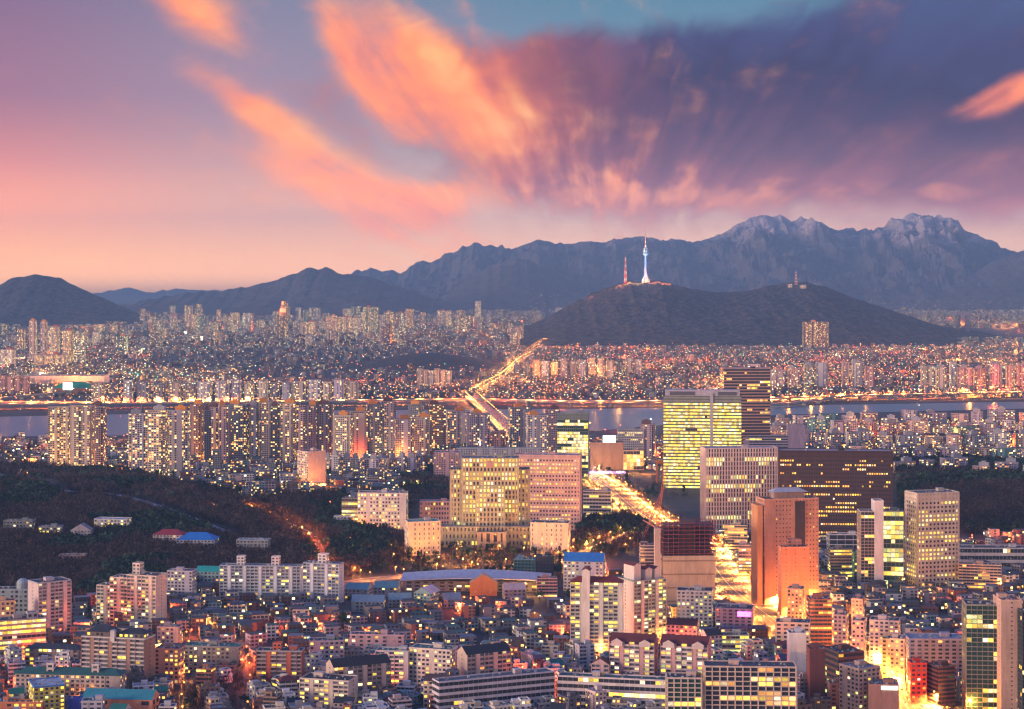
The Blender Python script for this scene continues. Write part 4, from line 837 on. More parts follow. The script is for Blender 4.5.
# ---- lower right: street canyon
B(AP, 'tall narrow-windowed residential tower with green-grey glass and yellow lit rooms', 'apartment block', 963, 998, 606, 712, d=20, yaw=-6, style='curtain', wall=(.2, .22, .18), trim=(.34, .3, .24), lit=.16, pal='yellow', glass='glassg', fh=3.1, bay=3.4, land='the green-grey residential tower', penthouse=False)
B(AP, 'tall blank pinkish-beige tower shaft with one column of tiny windows', 'apartment block', 997, 1018, 601, 716, d=22, wall=(.6, .38, .3), style='punch', bay=14, ww=.08, wh=.25, lit=0, fh=3.1, roofc=(.35, .1, .08))
B(AP, 'dark glass tower with a few yellow rooms cut by the right edge', 'apartment block', 1018, 1050, 612, 720, d=20, wall=(.04, .05, .05), trim=(.08, .09, .09), style='curtain', lit=.08, pal='yellow')
B('shop_building', 'long lilac flat-roofed block with three round lights on its wall', 'building', 906, 962, 640, 684, d=22, yaw=-2, wall=(.45, .36, .42), lit=.06, bay=5, roofc=(.3, .34, .42), land='the long lilac block')
B('shop_building', 'bright red narrow building by the glowing street', 'building', 909, 925, 664, 704, d=12, wall=(.6, .05, .02), lit=.05, pal='orange', roofc=(.05, .2, .16))
B('shop_building', 'dark brown banded building right of the bright red one', 'building', 928, 953, 668, 706, d=16, yaw=18, wall=(.16, .07, .06), trim=(.22, .1, .08), style='ribbon', lit=.02)
B('shop_building', 'black-brown office with lit ribbon corner and white roof units', 'office building', 824, 862, 654, 706, d=24, yaw=18, wall=(.1, .045, .04), trim=(.14, .06, .05), style='ribbon', lit=.35, pal='yellow', fh=4, land='the black-brown corner office')
B('shop_building', 'plain maroon slab left of the black-brown corner office', 'office building', 808, 826, 650, 700, d=14, wall=(.16, .05, .05), lit=0, faces='')
B('shop_building', 'beige block with a brown flank and two green-lit windows', 'building', 840, 879, 670, 722, d=20, yaw=30, wall=(.5, .36, .3), lit=.08, pal='green', bay=4, roofc=(.2, .22, .26))
b = B('shop_building', 'plain brown block with a bright white rooftop sign by the glowing street', 'building', 867, 899, 686, 726, d=18, yaw=-6, wall=(.36, .17, .14), lit=0, faces='', fin=False, roofc=(.2, .2, .25))
q = MB(); q.box(-b.W * .1, b.W * .46, -9.6, -9.2, b.H - 2.6, b.H - .2, mat='screen'); q.build('sign', b.root); b.finish()
B('shop_building', 'slim white blank tower beside the beige-framed glass block', 'building', 788, 805, 634, 690, d=12, wall=(.6, .6, .66), lit=0, faces='', roofc=(.06, .09, .2))
B('shop_building', 'beige office with small windows left of the glowing street corner', 'office building', 774, 812, 624, 664, d=18, yaw=-10, wall=(.64, .46, .36), lit=.12, bay=5)
B('shop_building', 'red-brown building with a glowing yellow top band in the orange street', 'building', 808, 830, 600, 650, d=18, wall=(.42, .12, .07), lit=.3, pal='orange', style='ribbon')
for i, (a0, a1, yt, yb, col_, wd) in enumerate([(786, 806, 590, 634, (.66, .4, .28), 'peach'), (832, 850, 616, 664, (.6, .32, .3), 'rose'), (850, 868, 622, 676, (.7, .4, .38), 'salmon'), (868, 902, 622, 668, (.72, .5, .46), 'pale pink'), (888, 908, 640, 692, (.6, .42, .36), 'tan'), (880, 896, 640, 680, (.7, .5, .3), 'ochre'), (850, 866, 600, 634, (.5, .3, .32), 'dusky rose')]):
    B('shop_building', f'{wd} five-storey shop building facing the glowing orange street', 'building', a0, a1, yt, yb, d=16, yaw=-16, wall=col_, lit=.3, pal='orange', bay=3.4)
for i, (a0, a1, yt, yb, wd, col_) in enumerate([(724, 748, 526, 549, 'cream', (.6, .45, .3)), (738, 757, 546, 578, 'white and red banded', (.66, .4, .36)), (758, 774, 530, 548, 'yellowish', (.62, .5, .3))]):
    B('shop_building', f'{wd} small office between the bright avenue and the orange-brown tower', 'office building', a0, a1, yt, yb, d=14, yaw=-8, wall=col_, lit=.5, pal='orange', style='ribbon', cap=40)
# ================================================================ things told apart automatically
AUTO = []
def auto(o, desc, noun, cat, px, py, suffix='', group=None):
    AUTO.append((o, desc, noun, suffix, px, py)); o['category'] = cat
    if group: o['group'] = group
LAND += [(645, 282, 'the hilltop broadcasting tower', 240), (283, 338, 'the orange-crowned far tower', 303), (371, 336, 'the green-glass far tower', 306), (40, 364, 'the twin orange-topped towers', 320), (66, 384, 'the long white exhibition hall', 373), (600, 402, 'the arched river viaduct', 396), (472, 398, 'the bright bridge junction', 390), (812, 348, 'the amber glass far office', 316), (960, 333, 'the two-legged dark tower', 311), (434, 388, 'the far cluster of slabs', 369), (620, 476, 'the footbridge', 470), (60, 520, 'the pale woodland path', 500), (117, 530, 'the lit park pavilion', 522), (312, 545, 'the red-lit hill road', 530), (930, 464, 'the red lamp in the woods', 460), (470, 560, 'the court forecourt', 555), (880, 405, 'the long orange viaduct', 395)]
def finish_labels():
    rows = {}
    for a in AUTO:
        o, desc, noun, suf, px, py = a
        lx = min(LAND, key=lambda l: math.hypot(l[0] - px, (l[1] - py) * 1.6)); dx_, dy_ = px - lx[0], (py - lx[1]) * 1.6
        rel = ('left of' if dx_ < 0 else 'right of') if abs(dx_) > abs(dy_) else ('beyond' if dy_ < 0 else 'in front of')
        rows.setdefault((desc, noun, suf, rel, lx[2]), []).append((math.hypot(dx_, dy_), a))
    words = ['nearest', 'second nearest', 'third nearest', 'fourth nearest', 'fifth nearest', 'sixth nearest', 'seventh nearest', 'eighth nearest', 'ninth nearest', 'tenth nearest']
    for (desc, noun, suf, rel, ln), L in rows.items():
        L.sort(key=lambda q: q[0])
        for i, (_, a) in enumerate(L):
            r = (words[i] if i < 10 else f'{i + 1}th nearest') + ' ' if len(L) > 1 else ''
            a[0]['label'] = f'{r}{desc} {noun}{(" " + suf) if suf else ""} {rel} {ln}'
            if len(a[0]['label'].replace('-', ' ').split()) > 16: a[0]['label'] = a[0]['label'].replace(' heading away with', ',').replace(' coming with', ',').replace('on a thin pole', '').replace('  ', ' ').replace(' ,', ',').replace('dark flat roof', 'dark roof').replace('brown brick apartment block', 'brown brick block')
def inpoly(px, py, P):
    c = False; j = len(P) - 1
    for i in range(len(P)):
        if (P[i][1] > py) != (P[j][1] > py) and px < (P[j][0] - P[i][0]) * (py - P[i][1]) / (P[j][1] - P[i][1]) + P[i][0]: c = not c
        j = i
    return c
WOODS = [[(-80, 464), (60, 468), (130, 474), (190, 488), (240, 496), (262, 510), (318, 545), (322, 575), (322, 590), (215, 584), (165, 592), (100, 604), (20, 612), (-80, 615)],
         [(258, 500), (345, 494), (350, 530), (402, 536), (402, 562), (345, 578), (334, 575), (322, 548), (300, 528)], [(402, 468), (442, 470), (450, 500), (418, 502), (406, 524), (400, 500)],
         [(893, 455), (1080, 470), (1080, 538), (965, 534), (958, 520), (905, 530)], [(580, 524), (640, 516), (656, 524), (656, 546), (608, 560), (575, 554)]]
CLEAR = []    # clearings: (px, py, radius in px)
def in_woods(px, py): return any(inpoly(px, py, P) for P in WOODS)
# ---------------------------------------------------------------- towers along the river (windows are a pixel or two: wall, roof and lift head only)
TR = random.Random(3); NT = 0
TW = {'cream': (.6, .5, .4), 'pink': (.62, .42, .38), 'white': (.6, .56, .58), 'grey': (.32, .31, .36), 'mauve': (.36, .28, .33), 'brown': (.26, .17, .15), 'beige': (.52, .42, .34), 'slate': (.2, .21, .26), 'lilac': (.45, .4, .48), 'rose': (.55, .3, .28), 'teal': (.16, .32, .32)}
def tower(x0, x1, yt, yb, tint, litp, hue, d=14, yaw=0, cap='orange', label=None, noun='apartment tower', cat='apartment block', group=None, foot=True, name='apartment_tower', suffix='', desc=None, land=None, seed=None):
    X_, Y_, w, h, yw = place(x0, x1, yt, yb, d, yaw); rn = random.Random(int(X_ * 3 + Y_ * 5))
    root = empty(name, (X_, Y_, float(hz(X_, Y_))), yw); t = TW[tint] if isinstance(tint, str) else tint
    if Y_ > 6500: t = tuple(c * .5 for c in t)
    n = max(1, int(w / 16)); bx, by, bw_, bd, bh = [0], [0], [w], [d], [h]
    if w > 12:
        for i in range(n):
            bx.append(-w / 2 + (i + .5) * w / n); by.append(-d / 2 - .4); bw_.append(w / n * .62); bd.append(2.2); bh.append(h - rn.choice([0, 1.5]))
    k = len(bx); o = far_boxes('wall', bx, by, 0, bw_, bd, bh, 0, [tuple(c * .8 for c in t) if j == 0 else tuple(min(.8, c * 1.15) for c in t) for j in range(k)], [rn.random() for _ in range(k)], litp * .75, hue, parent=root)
    r = MB(); r.box(-w / 2 - .2, w / 2 + .2, -d / 2 - .2, d / 2 + .2, h, h + 1.2, t, top=(.1, .1, .12)); r.build('roof', root)
    if cap:
        c = {'orange': (.75, .3, .06), 'dark': (.14, .06, .05), 'grey': (.4, .4, .44), 'red': (.5, .08, .05)}[cap]  # orange: the evening lighting on lift heads is put into their colour
        q = MB(); a = rn.uniform(-.2, .2) * w; s_ = min(w * .3, 7)
        q.box(a - s_, a + s_, -d * .3, d * .3, h + 1.2, h + 6.5, c, top=(.2, .12, .1)); q.box(a - s_ * .5, a + s_ * .4, -d * .2, d * .2, h + 6.5, h + 8.2, c); q.build('lift_head', root)
    if foot: FOOT.append((X_, Y_, w / 2, d / 2, yw))
    pxm = (x0 + x1) / 2
    if label: tag(root, label, cat, group)
    else: auto(root, desc or tint, noun, cat, pxm, yb, suffix, group)
    if land: LAND.append((pxm, yb, land, yt))
    return root
tower(48, 71, 407, 470, 'cream', .5, .3, yaw=8, cap=None, d=18, label='cream yellow-lit tower, left of three standing over the wooded hill', land='the cream hill-edge towers')
tower(71, 94, 406, 472, 'beige', .45, .3, yaw=-4, cap=None, d=18, label='beige tower with slim bright balconies, middle of three over the wooded hill')
tower(93, 106, 407, 470, 'mauve', .35, .2, yaw=-8, cap='dark', d=16, label='mauve narrow tower, right of three over the wooded hill')
tower(128, 147, 414, 476, 'white', .4, .3, yaw=14, cap='grey', d=14, label='white-fronted tower with a pink flank, left of the bright left trio', land='the bright left trio')
tower(146, 167, 411, 480, 'cream', .55, .2, yaw=-4, cap='grey', d=14, label='cream tower with a yellow stair strip, middle of the bright left trio')
tower(166, 190, 411, 480, 'white', .4, .35, yaw=-5, cap='orange', d=14, label='white lattice-fronted tower with a glowing orange crown, right of the bright left trio')
for i, (a0, a1, yt, yb, t, lp, c) in enumerate([(190, 203, 405, 462, 'brown', .3, 'orange'), (203, 212, 411, 466, 'slate', .2, 'dark'), (208, 221, 408, 464, 'mauve', .3, 'dark'), (218, 229, 406, 466, 'pink', .25, 'orange'), (229, 248, 405, 464, 'slate', .35, 'orange'),
        (248, 259, 407, 464, 'grey', .3, 'grey'), (258, 272, 403, 464, 'cream', .35, 'orange'), (271, 279, 407, 464, 'slate', .35, 'dark'), (278, 296, 404, 464, 'beige', .35, 'orange'), (295, 306, 408, 462, 'white', .2, None), (305, 318, 406, 462, 'mauve', .3, 'orange'), (317, 334, 405, 462, 'slate', .3, 'dark'),
        (333, 353, 416, 466, 'cream', .3, 'orange'), (350, 368, 412, 464, 'beige', .3, 'orange'), (366, 384, 405, 458, 'slate', .3, 'orange'), (380, 396, 402, 456, 'mauve', .3, 'dark'), (394, 414, 420, 462, 'white', .3, 'orange'), (412, 430, 418, 462, 'cream', .3, 'orange'), (408, 424, 405, 452, 'slate', .25, 'orange'),
        (428, 446, 405, 452, 'brown', .3, 'dark'), (446, 470, 412, 450, 'white', .25, 'orange'), (466, 490, 414, 452, 'lilac', .25, 'orange'), (508, 532, 408, 456, 'grey', .3, 'orange'), (526, 548, 416, 460, 'white', .3, 'orange'), (545, 560, 410, 456, 'mauve', .25, 'dark'), (640, 656, 425, 462, 'mauve', .2, 'dark'), (492, 506, 432, 452, 'rose', .2, None)]):
    tower(a0, a1, yt, yb, t, lp, TR.random() * .5, yaw=TR.choice([-12, -6, 8, 14]), cap=c, d=13, group='riverside apartment towers', suffix={'orange': 'with orange top', 'dark': 'with dark top', 'grey': 'with grey top', None: 'with bare roof'}[c])
tower(213, 221, 450, 477, 'slate', .02, 0, d=8, cap=None, desc='black', noun='slim shaft', cat='building')
# low pink-white blocks in front of the riverside towers
for i in range(11):
    a = 322 + i * 9.4 + TR.uniform(-1, 1); tower(a, a + TR.uniform(8, 11), 461 - TR.uniform(0, 5), 478 - TR.uniform(0, 4), TR.choice(['white', 'pink', 'lilac']), .3, .4, d=12, yaw=TR.choice([-20, 20, -10]), cap='grey', noun='low flats', group='low pink-white flats below the river towers', name='low_flats', suffix='')
# right: big estate of slab blocks south of the river
for row, (yb, hh, dy) in enumerate([(428, 13, -4), (439, 15, 0), (450, 15, 2), (461, 13, 6), (472, 12, 8)]):
    x = 742 + row * 12
    if row >= 3: x = 850
    while x < 1060:
        wd = TR.uniform(13, 30); yb2 = yb + dy * (x - 900) / 200 + TR.uniform(-2, 2)
        X0, D0 = G(x + wd / 2, yb2)
        if (row > 0 or x > 770) and fits(X0, D0 + 8, wd / 2 * D0 / F, 9):
            c = TR.choice(['white', 'cream', 'teal', 'pink', 'lilac', 'beige', 'grey'])
            tower(x, x + wd, yb2 - hh * TR.uniform(.8, 1.25), yb2, c, .32, TR.random(), d=12, yaw=TR.choice([-24, -14, 10, 22]), cap=TR.choice(['grey', None, 'grey']), group='slab blocks of the riverside estate', noun='slab block', name='slab_block')
        x += wd + TR.uniform(1, 5)
# far bank: comb of slabs
x = 92
while x < 362:
    wd = TR.uniform(9, 15); tower(x, x + wd, 382 + TR.uniform(-2, 3), 402, TR.choice(['cream', 'slate', 'white', 'beige', 'lilac']), .4, TR.random(), d=12, yaw=TR.choice([-10, 0, 12]), cap=None, group='comb of slabs on the far bank', noun='slab block', name='slab_block'); x += wd + TR.uniform(.5, 4)
for i in range(4): tower(0 + i * 7.5, 7 + i * 7.5, 376 + (i % 2), 396, 'rose', .2, .2, d=12, cap=None, group='rose slabs near the left edge', noun='slab block', name='slab_block')
for i in range(6): tower(417 + i * 5.8, 422.5 + i * 5.8, 369 + (i % 3), 389, ['cream', 'beige', 'white'][i % 3], .2, .3, d=12, cap=None, noun='slab block', name='slab_block')
for i in range(14): a = 514 + i * 9.3; tower(a, a + 6.8, 359 + TR.uniform(-1, 4), 379 + TR.uniform(-1, 2), TR.choice(['cream', 'white', 'slate', 'lilac', 'beige']), .3, TR.random(), d=12, cap=None, noun='slab block', name='slab_block', group='slabs beyond the river bridge')
for (a, b_) in ((842, 850), (852, 862), (865, 874), (921, 934), (936, 946), (950, 956), (957, 972), (974, 986), (990, 1000), (992, 1004), (1006, 1016), (1018, 1030), (816, 828), (788, 800), (804, 814), (770, 784), (748, 760)):
    tower(a, b_, 366 + TR.uniform(-4, 5), 391 + TR.uniform(-2, 1), TR.choice(['cream', 'white', 'rose', 'lilac', 'beige', 'pink']), .3, TR.random(), d=14, cap=TR.choice([None, 'grey']), noun='tower block', group='blocks along the far right bank')
# distant high-rises
FH = [(276, 283, 312, 340, 'slate', 'black far tower with a pale edge left of the orange-crowned tower'), (282, 288, 303, 340, 'mauve', None), (30, 36, 321, 364, 'pink', None), (41, 47, 322, 364, 'mauve', None), (50, 59, 327, 358, 'beige', None), (63, 72, 331, 366, 'beige', None), (74, 85, 331, 366, 'slate', None), (117, 127, 336, 356, 'teal', None), (363, 379, 307, 338, 'teal', None), (352, 361, 318, 338, 'cream', None), (326, 338, 316, 338, 'pink', None), (384, 394, 312, 338, 'slate', None), (437, 452, 311, 330, 'white', None), (405, 414, 309, 332, 'rose', None), (792, 797, 318, 340, 'white', None), (300, 316, 322, 340, 'cream', None), (18, 25, 329, 352, 'rose', None), (34, 66, 355, 368, 'beige', None), (0, 15, 350, 370, 'white', None), (338, 352, 317, 338, 'beige', None), (396, 404, 313, 334, 'grey', None), (455, 476, 316, 332, 'cream', None)]
for (a0, a1, yt, yb, t, lab) in FH:
    tower(a0, a1, yt, yb, t, .55, TR.random(), d=26, cap=TR.choice(['orange', 'red', None]), noun='far tower', cat='high-rise')
r_ = tower(277.5, 288, 316, 341, 'brown', .4, .2, d=20, cap=None, label='far tower with a stepped glowing orange crown above the left skyline', cat='high-rise')
q = MB(); hh = 25 * G(283, 341)[1] / F
for k, (s_, z) in enumerate(((16, 0), (13, 16), (9, 32), (4, 46))): q.tube((0, 0, hh + z), (0, 0, hh + z + 16), s_, s_ * .9, 10, mat='lamp_r' if k % 2 else 'wall', tint=(.8, .4, .2))
q.build('crown', r_)
tower(803, 828, 322, 348, 'brown', .6, .1, d=30, cap='orange', label='broad amber glass office standing at the foot of the dark hill', cat='high-rise')
r_ = tower(956, 960, 314, 334, 'slate', .2, .3, d=20, cap=None, label='dark far tower standing on two legs under one roof slab', cat='high-rise')
q = MB(); D_ = G(958, 334)[1]; s_ = D_ / F; q.box(8 * s_, 11 * s_, -10, 10, 0, 20 * s_, (.25, .22, .26)); q.box(-3 * s_, 12 * s_, -12, 12, 19 * s_, 22 * s_, (.3, .28, .33)); q.build('second_leg', r_)
B('exhibition_hall', 'very long low white hall on the far bank near the left edge', 'hall', 28, 107, 376, 387, d=60, wall=(.7, .6, .56), lit=0, style='plain', faces='', penthouse=False, cap=0)
b = B('green_roof_hall', 'round low hall with a long dark green roof on the far bank', 'hall', 55, 94, 388, 396, d=50, wall=(.3, .12, .08), lit=0, style='plain', faces='', roof='hip', roofc=(.02, .3, .16), penthouse=False, cap=0, fin=False)
q = MB(); q.box(-b.W * .22, b.W * .02, -31, -28, b.H - 4, b.H + 13, mat='screen'); q.build('video_screen', b.root); b.finish(0)
n = 0
while n < 95:
    px = TR.uniform(-10, 520); yb = TR.uniform(322, 350); 
    if 125 < px or yb > 335:
        w_ = TR.uniform(5, 11); h_ = TR.uniform(9, 19) * (1.25 if 180 < px < 480 else .9)
        if 400 < px < 460 and yb > 335: continue
        tower(px, px + w_, yb - h_, yb, TR.choice(list(TW)), TR.uniform(.2, .6), TR.random() * .8 + .2, d=26, yaw=TR.uniform(-25, 25), cap=None, foot=False, noun='far block', cat='high-rise', group='high-rises under the left mountains', name='far_block', suffix='in the skyline'); n += 1
# ---------------------------------------------------------------- near houses: 300 as things, the rest in one object
HR = random.Random(21); cand = []
ya = R(14); ca, sa = math.cos(ya), math.sin(ya)
for i in range(-60, 60):
    for j in range(0, 62):
        u, v_ = i * 16.5 + (3 if j % 2 else 0), 1235 + j * 17.0
        if i % 5 == 4 and HR.random() < .7: continue
        x = u * ca - (v_ - 1500) * sa + HR.uniform(-2, 2); y = 1500 + u * sa + (v_ - 1500) * ca + HR.uniform(-2, 2)
        px, py = PX(x, y, float(hz(x, y)))
        if not (-40 < px < 1070) or py > 740 or py < 470: continue
        if in_woods(px, py): continue
        mid = 340 < px < 585
        if mid and py < 606: continue
        if px <= 340 and py < 598 and not (168 < px < 225 and py > 572): continue
        if 585 <= px < 690 and py < 575: continue
        if px >= 690 and py < 536: continue
        if dist_roads(x, y) < 5: continue
        w_, d_ = HR.uniform(9, 14.5), HR.uniform(8.5, 12.5); yw = ya + HR.choice([0, 0, .08, -.2, -.42, .35]); 
        if not fits(x, y, w_ / 2, d_ / 2, yw, .8): continue
        cand.append((y, x, w_, d_, yw, px, py)); FOOT.append((x, y, w_ / 2, d_ / 2, yw))
cand.sort()
WC = [('lilac-grey', (.4, .38, .46), 3), ('pale pink', (.58, .44, .42), 4), ('cream', (.66, .58, .46), 5), ('red-brown brick', (.3, .12, .08), 3), ('white', (.72, .72, .74), 6), ('brown brick', (.24, .15, .11), 3), ('grey', (.32, .33, .36), 4), ('blue-grey', (.22, .34, .42), 3), ('charcoal', (.12, .11, .13), 2)]
RC = [('dark flat roof', (.03, .034, .05), 6), ('green roof', (.02, .17, .14), 3), ('pale roof', (.32, .4, .48), 1.8), ('blue-grey roof', (.07, .1, .16), 4), ('maroon roof', (.14, .035, .035), 1)]
pick = lambda L: HR.choices(L, [q[2] for q in L])[0]
vis = [c for c in cand if -5 < c[5] < 1029]
for k, (y, x, w_, d_, yw, px, py) in enumerate(vis[:290]):
    wn_, wc, _ = pick(WC); rn_, rc, _ = pick(RC); nf = HR.choices([2, 3, 4, 5, 6], [2, 5, 5, 2, .7 if px < 780 else 3])[0]
    b = Bld('house', x, y, yw); v = HR.uniform(.65, 1.25); wc = tuple(min(.8, c * v) for c in wc)
    rf = 'hip' if rn_ == 'maroon roof' or (rn_ == 'dark flat roof' and HR.random() < .0) else ('gable_x' if HR.random() < .1 else 'flat')
    b.vol(w_, d_, nf * 2.9, style=HR.choice(['punch', 'punch', 'punch', 'balcony', 'ribbon']), wall=wc, roofc=rc, lit=HR.choice([0, .04, .08, .15, .3]), pal=HR.choice(['yellow', 'warm', 'orange', 'white', 'green']), roof=rf, bay=HR.uniform(2.8, 4.2), ww=HR.uniform(.4, .6), wh=HR.uniform(.38, .52))
    if HR.random() < .35 and rf == 'flat': b.vol(w_ * .55, d_ * .7, 2.9, ox=w_ * HR.choice([-.2, .2]), z0=nf * 2.9, wall=wc, roofc=rc, lit=.3, name='roof_storey', penthouse=False, rname='upper_roof')
    b.finish(14)
    auto(b.root, wn_, f'{["two", "three", "four", "five", "six"][nf - 2]}-storey house', 'house', px, py, f'with {"gabled " if rf == "gable_x" else ""}{rn_.replace("flat ", "") if rf == "gable_x" else rn_}', 'small houses and villas of the near quarter')
def stuffboxes(name, L, lab, cat, **k):
    L = np.array(L); n_ = len(L); rs = np.random.RandomState(n_)
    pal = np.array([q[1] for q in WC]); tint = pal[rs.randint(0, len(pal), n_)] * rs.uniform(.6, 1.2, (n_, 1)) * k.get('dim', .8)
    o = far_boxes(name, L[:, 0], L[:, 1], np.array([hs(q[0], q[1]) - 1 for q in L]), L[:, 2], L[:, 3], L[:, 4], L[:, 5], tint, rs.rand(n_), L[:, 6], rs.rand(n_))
    tag(o, lab, cat, kind='stuff'); return o
rest = [(x, y, w_, d_, HR.uniform(6, 13), yw, .14) for (y, x, w_, d_, yw, px, py) in [c for c in cand if not (-5 < c[5] < 1029)] + vis[290:]]
# mid-distance low houses between the woods and the river
for _ in range(9500):
    px = HR.uniform(-60, 1090); py = HR.uniform(424 if px > 700 else 440, 500)
    x, y = G(px, py)
    if in_woods(px, py) or (px > 580 and py > 470 and py < 700) or py > 500 or (px < 185 and py > 470) or (440 < px < 590 and py > 456): continue
    if y > 3420 and px < 600: continue
    w_, d_ = HR.uniform(10, 18), HR.uniform(9, 14)
    if dist_roads(x, y) < 6 or not fits(x, y, w_ / 2, d_ / 2, ya, 1): continue
    FOOT.append((x, y, w_ / 2, d_ / 2, ya)); rest.append((x, y, w_, d_, HR.uniform(6, 16), ya, .22))
stuffboxes('low_houses', rest, 'mass of small low houses filling the ground between the larger buildings', 'houses')
# ---------------------------------------------------------------- the city beyond the river
fr = np.random.RandomState(8); L = []
def darkzone(px, py): return (240 < px < 505 and 350 < py < 384) or (150 < px < 260 and 352 < py < 372)
for (D0, D1, sp, s0, s1, h0, h1) in ((4480, 7400, 25, 11, 18, 6, 15), (7400, 13200, 46, 16, 34, 8, 30)):
    y = D0
    while y < D1:
        hw = y * .30; xs = np.arange(-hw, hw, sp)
        for x in xs:
            x = x + fr.uniform(-.35, .35) * sp; yy = y + fr.uniform(-.4, .4) * sp; px, py = PX(x, yy)
            if 7000 < yy < 9800 and 505 < px < 1100 and not (px > 960 and yy < 7900): 
                if yy > 7300: continue
            if darkzone(px, py) and fr.rand() < .72: continue
            if float(hz(x, yy)) > 6: continue
            if py > 400 and px > 700: continue
            if fr.rand() < .12: continue
            if abs(px - np.interp(py, [340, 349, 360, 376, 386, 400], [548, 535, 520, 508, 488, 472])) < 5 and py < 400: continue
            L.append((x, yy, fr.uniform(s0, s1), fr.uniform(s0, s1) * .8, fr.uniform(h0, h1) * (1.6 if fr.rand() < .08 else 1), fr.choice([.2, -.3, .6, 1.2]), .05 if darkzone(px, py) else .13))
        y += sp
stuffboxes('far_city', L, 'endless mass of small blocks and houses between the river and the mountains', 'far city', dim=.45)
# ================================================================ lamps: pole, arm, head and its own light
LR = random.Random(9)
_lm = {}
def lamp_parts(col, hh):
    k = (col, hh)
    if k not in _lm:
        p = MB(); p.tube((0, 0, -.5), (0, 0, hh), .16, .1, 6, (.2, .2, .22)); a = MB(); a.tube((0, 0, hh - .2), (1.6, 0, hh + .3), .08, .07, 5, (.2, .2, .22))
        h = MB(); s_ = .62
        for t0 in range(4):      # rounded globe head
            z0, z1 = -math.cos(t0 * math.pi / 4) * s_, -math.cos((t0 + 1) * math.pi / 4) * s_; r0, r1 = max(.02, math.sin(t0 * math.pi / 4) * s_), max(.02, math.sin((t0 + 1) * math.pi / 4) * s_)
            h.tube((1.7, 0, hh + z0), (1.7, 0, hh + z1), r0, r1, 8, mat=col, cap=False)
        _lm[k] = (p.mesh('pole'), a.mesh('arm'), h.mesh('lamp_head'))
    return _lm[k]
LC = {'lamp_o': (1, .3, .05), 'lamp_y': (1, .4, .07), 'lamp_r': (1, .11, .02), 'lamp_w': (1, .7, .4), 'lamp_g': (.25, 1, .45)}
_ld = {}
def light_data(col, W, rad=.6, spot=False):
    k = (col, W, rad, spot)
    if k not in _ld:
        l = bpy.data.lights.new('lamp_light', 'SPOT' if spot else 'POINT')
        if spot: l.spot_size = R(158); l.spot_blend = .6
        l.energy = W; l.volume_factor = .2; l.color = LC[col]; l.shadow_soft_size = rad; _ld[k] = l
    return _ld[k]
NL = 0
def lamp(x, y, yaw=0, col='lamp_o', W=4000, hh=9, label=None, group='street lamps of the near city', z=None, desc=None):
    global NL
    NL += 1
    z = float(hz(x, y)) if z is None else z
    r_ = empty('street_lamp', (x, y, z), yaw)
    for me in lamp_parts(col, hh):
        o = bpy.data.objects.new(me.name.split('.')[0], me); C.objects.link(o); o.parent = r_
    l = bpy.data.objects.new('lamp_light', light_data(col, W, spot=W > 100000)); C.objects.link(l); l.parent = r_; l.location = (1.7, 0, hh - 1.1)
    px, py = PX(x, y, z)
    if label: tag(r_, label, 'street lamp', group)
    else: auto(r_, desc or {'lamp_o': 'orange', 'lamp_y': 'yellow', 'lamp_r': 'deep orange', 'lamp_w': 'white', 'lamp_g': 'green'}[col], 'street lamp', 'street lamp', px, py, 'on a thin pole', group)
    return r_
def line_lamps(L, W, gap, col, P, hh=9, sides=(-1, 1), lo=0, hi=1, z=None, jit=0):
    N = normals(L); acc = 0; n = len(L); last = None
    for i in range(int(n * lo), int(n * hi)):
        if last is not None: acc += np.linalg.norm(L[i] - last)
        last = L[i]
        if acc >= gap or i == int(n * lo):
            acc = 0
            for s_ in sides:
                p = L[i] + N[i] * s_ * W; a = math.atan2(-N[i][1] * s_, -N[i][0] * s_); px, py = PX(p[0], p[1])
                if -25 < px < 1050: lamp(p[0], p[1], a, col if not isinstance(col, list) else LR.choice(col), P, hh, z=z)
AVN = [p for p in AV if p[1] < 3300]
line_lamps(AVN, 21, 40, ['lamp_y', 'lamp_y', 'lamp_o'], 240000, 10)
line_lamps(CT, 9.5, 34, ['lamp_o', 'lamp_y', 'lamp_o'], 13000, 9, lo=.2, hi=.97)
line_lamps(RS, 6, 34, ['lamp_r', 'lamp_r', 'lamp_o'], 36000, 8, sides=(1,))
line_lamps(SS, 5, 24, ['lamp_r', 'lamp_o'], 9000, 8, sides=(-1,)); line_lamps(S2, 4.5, 30, 'lamp_o', 4000, 7, sides=(1,)); line_lamps(S3, 4.5, 60, 'lamp_o', 1500, 7, sides=(-1,))
line_lamps(S4, 8, 22, 'lamp_o', 30000, 9); line_lamps(S6, 7, 40, 'lamp_r', 14000, 8, sides=(1,)); line_lamps(S5, 5, 60, ['lamp_o', 'lamp_r'], 1600, 7, sides=(-1,))
def lamp_px(px, py, col, W, hh=8, **k): x, y = G(px, py); W = W * 2.3; return lamp(x, y, LR.uniform(0, 6), col, W, hh, **k)
lamp_px(418, 490, 'lamp_y', 9000, 12, label='single bright yellow lamp in the dark trees left of the courthouse')
lamp_px(329, 510, 'lamp_r', 9000, 10, label='bright deep orange lamp in the trees left of the white office')
lamp_px(932, 469, 'lamp_r', 9000, 12, label='lone red-orange lamp high in the dark woods at the right')
lamp_px(26, 479, 'lamp_o', 2500, 9, label='small orange lamp at the top left of the wooded slope'); lamp_px(22, 475, 'lamp_w', 1200, 8, label='faint white lamp beside the small orange one on the wooded slope')
lamp_px(93, 549, 'lamp_w', 900, 7, label='tiny white lamp below the lit park pavilion'); lamp_px(213, 512, 'lamp_o', 2500, 9, label='small orange lamp where the woodland path ends')
lamp_px(527, 597, 'lamp_y', 16000, 13, label='very bright yellow floodlight beside the mauve brick block')
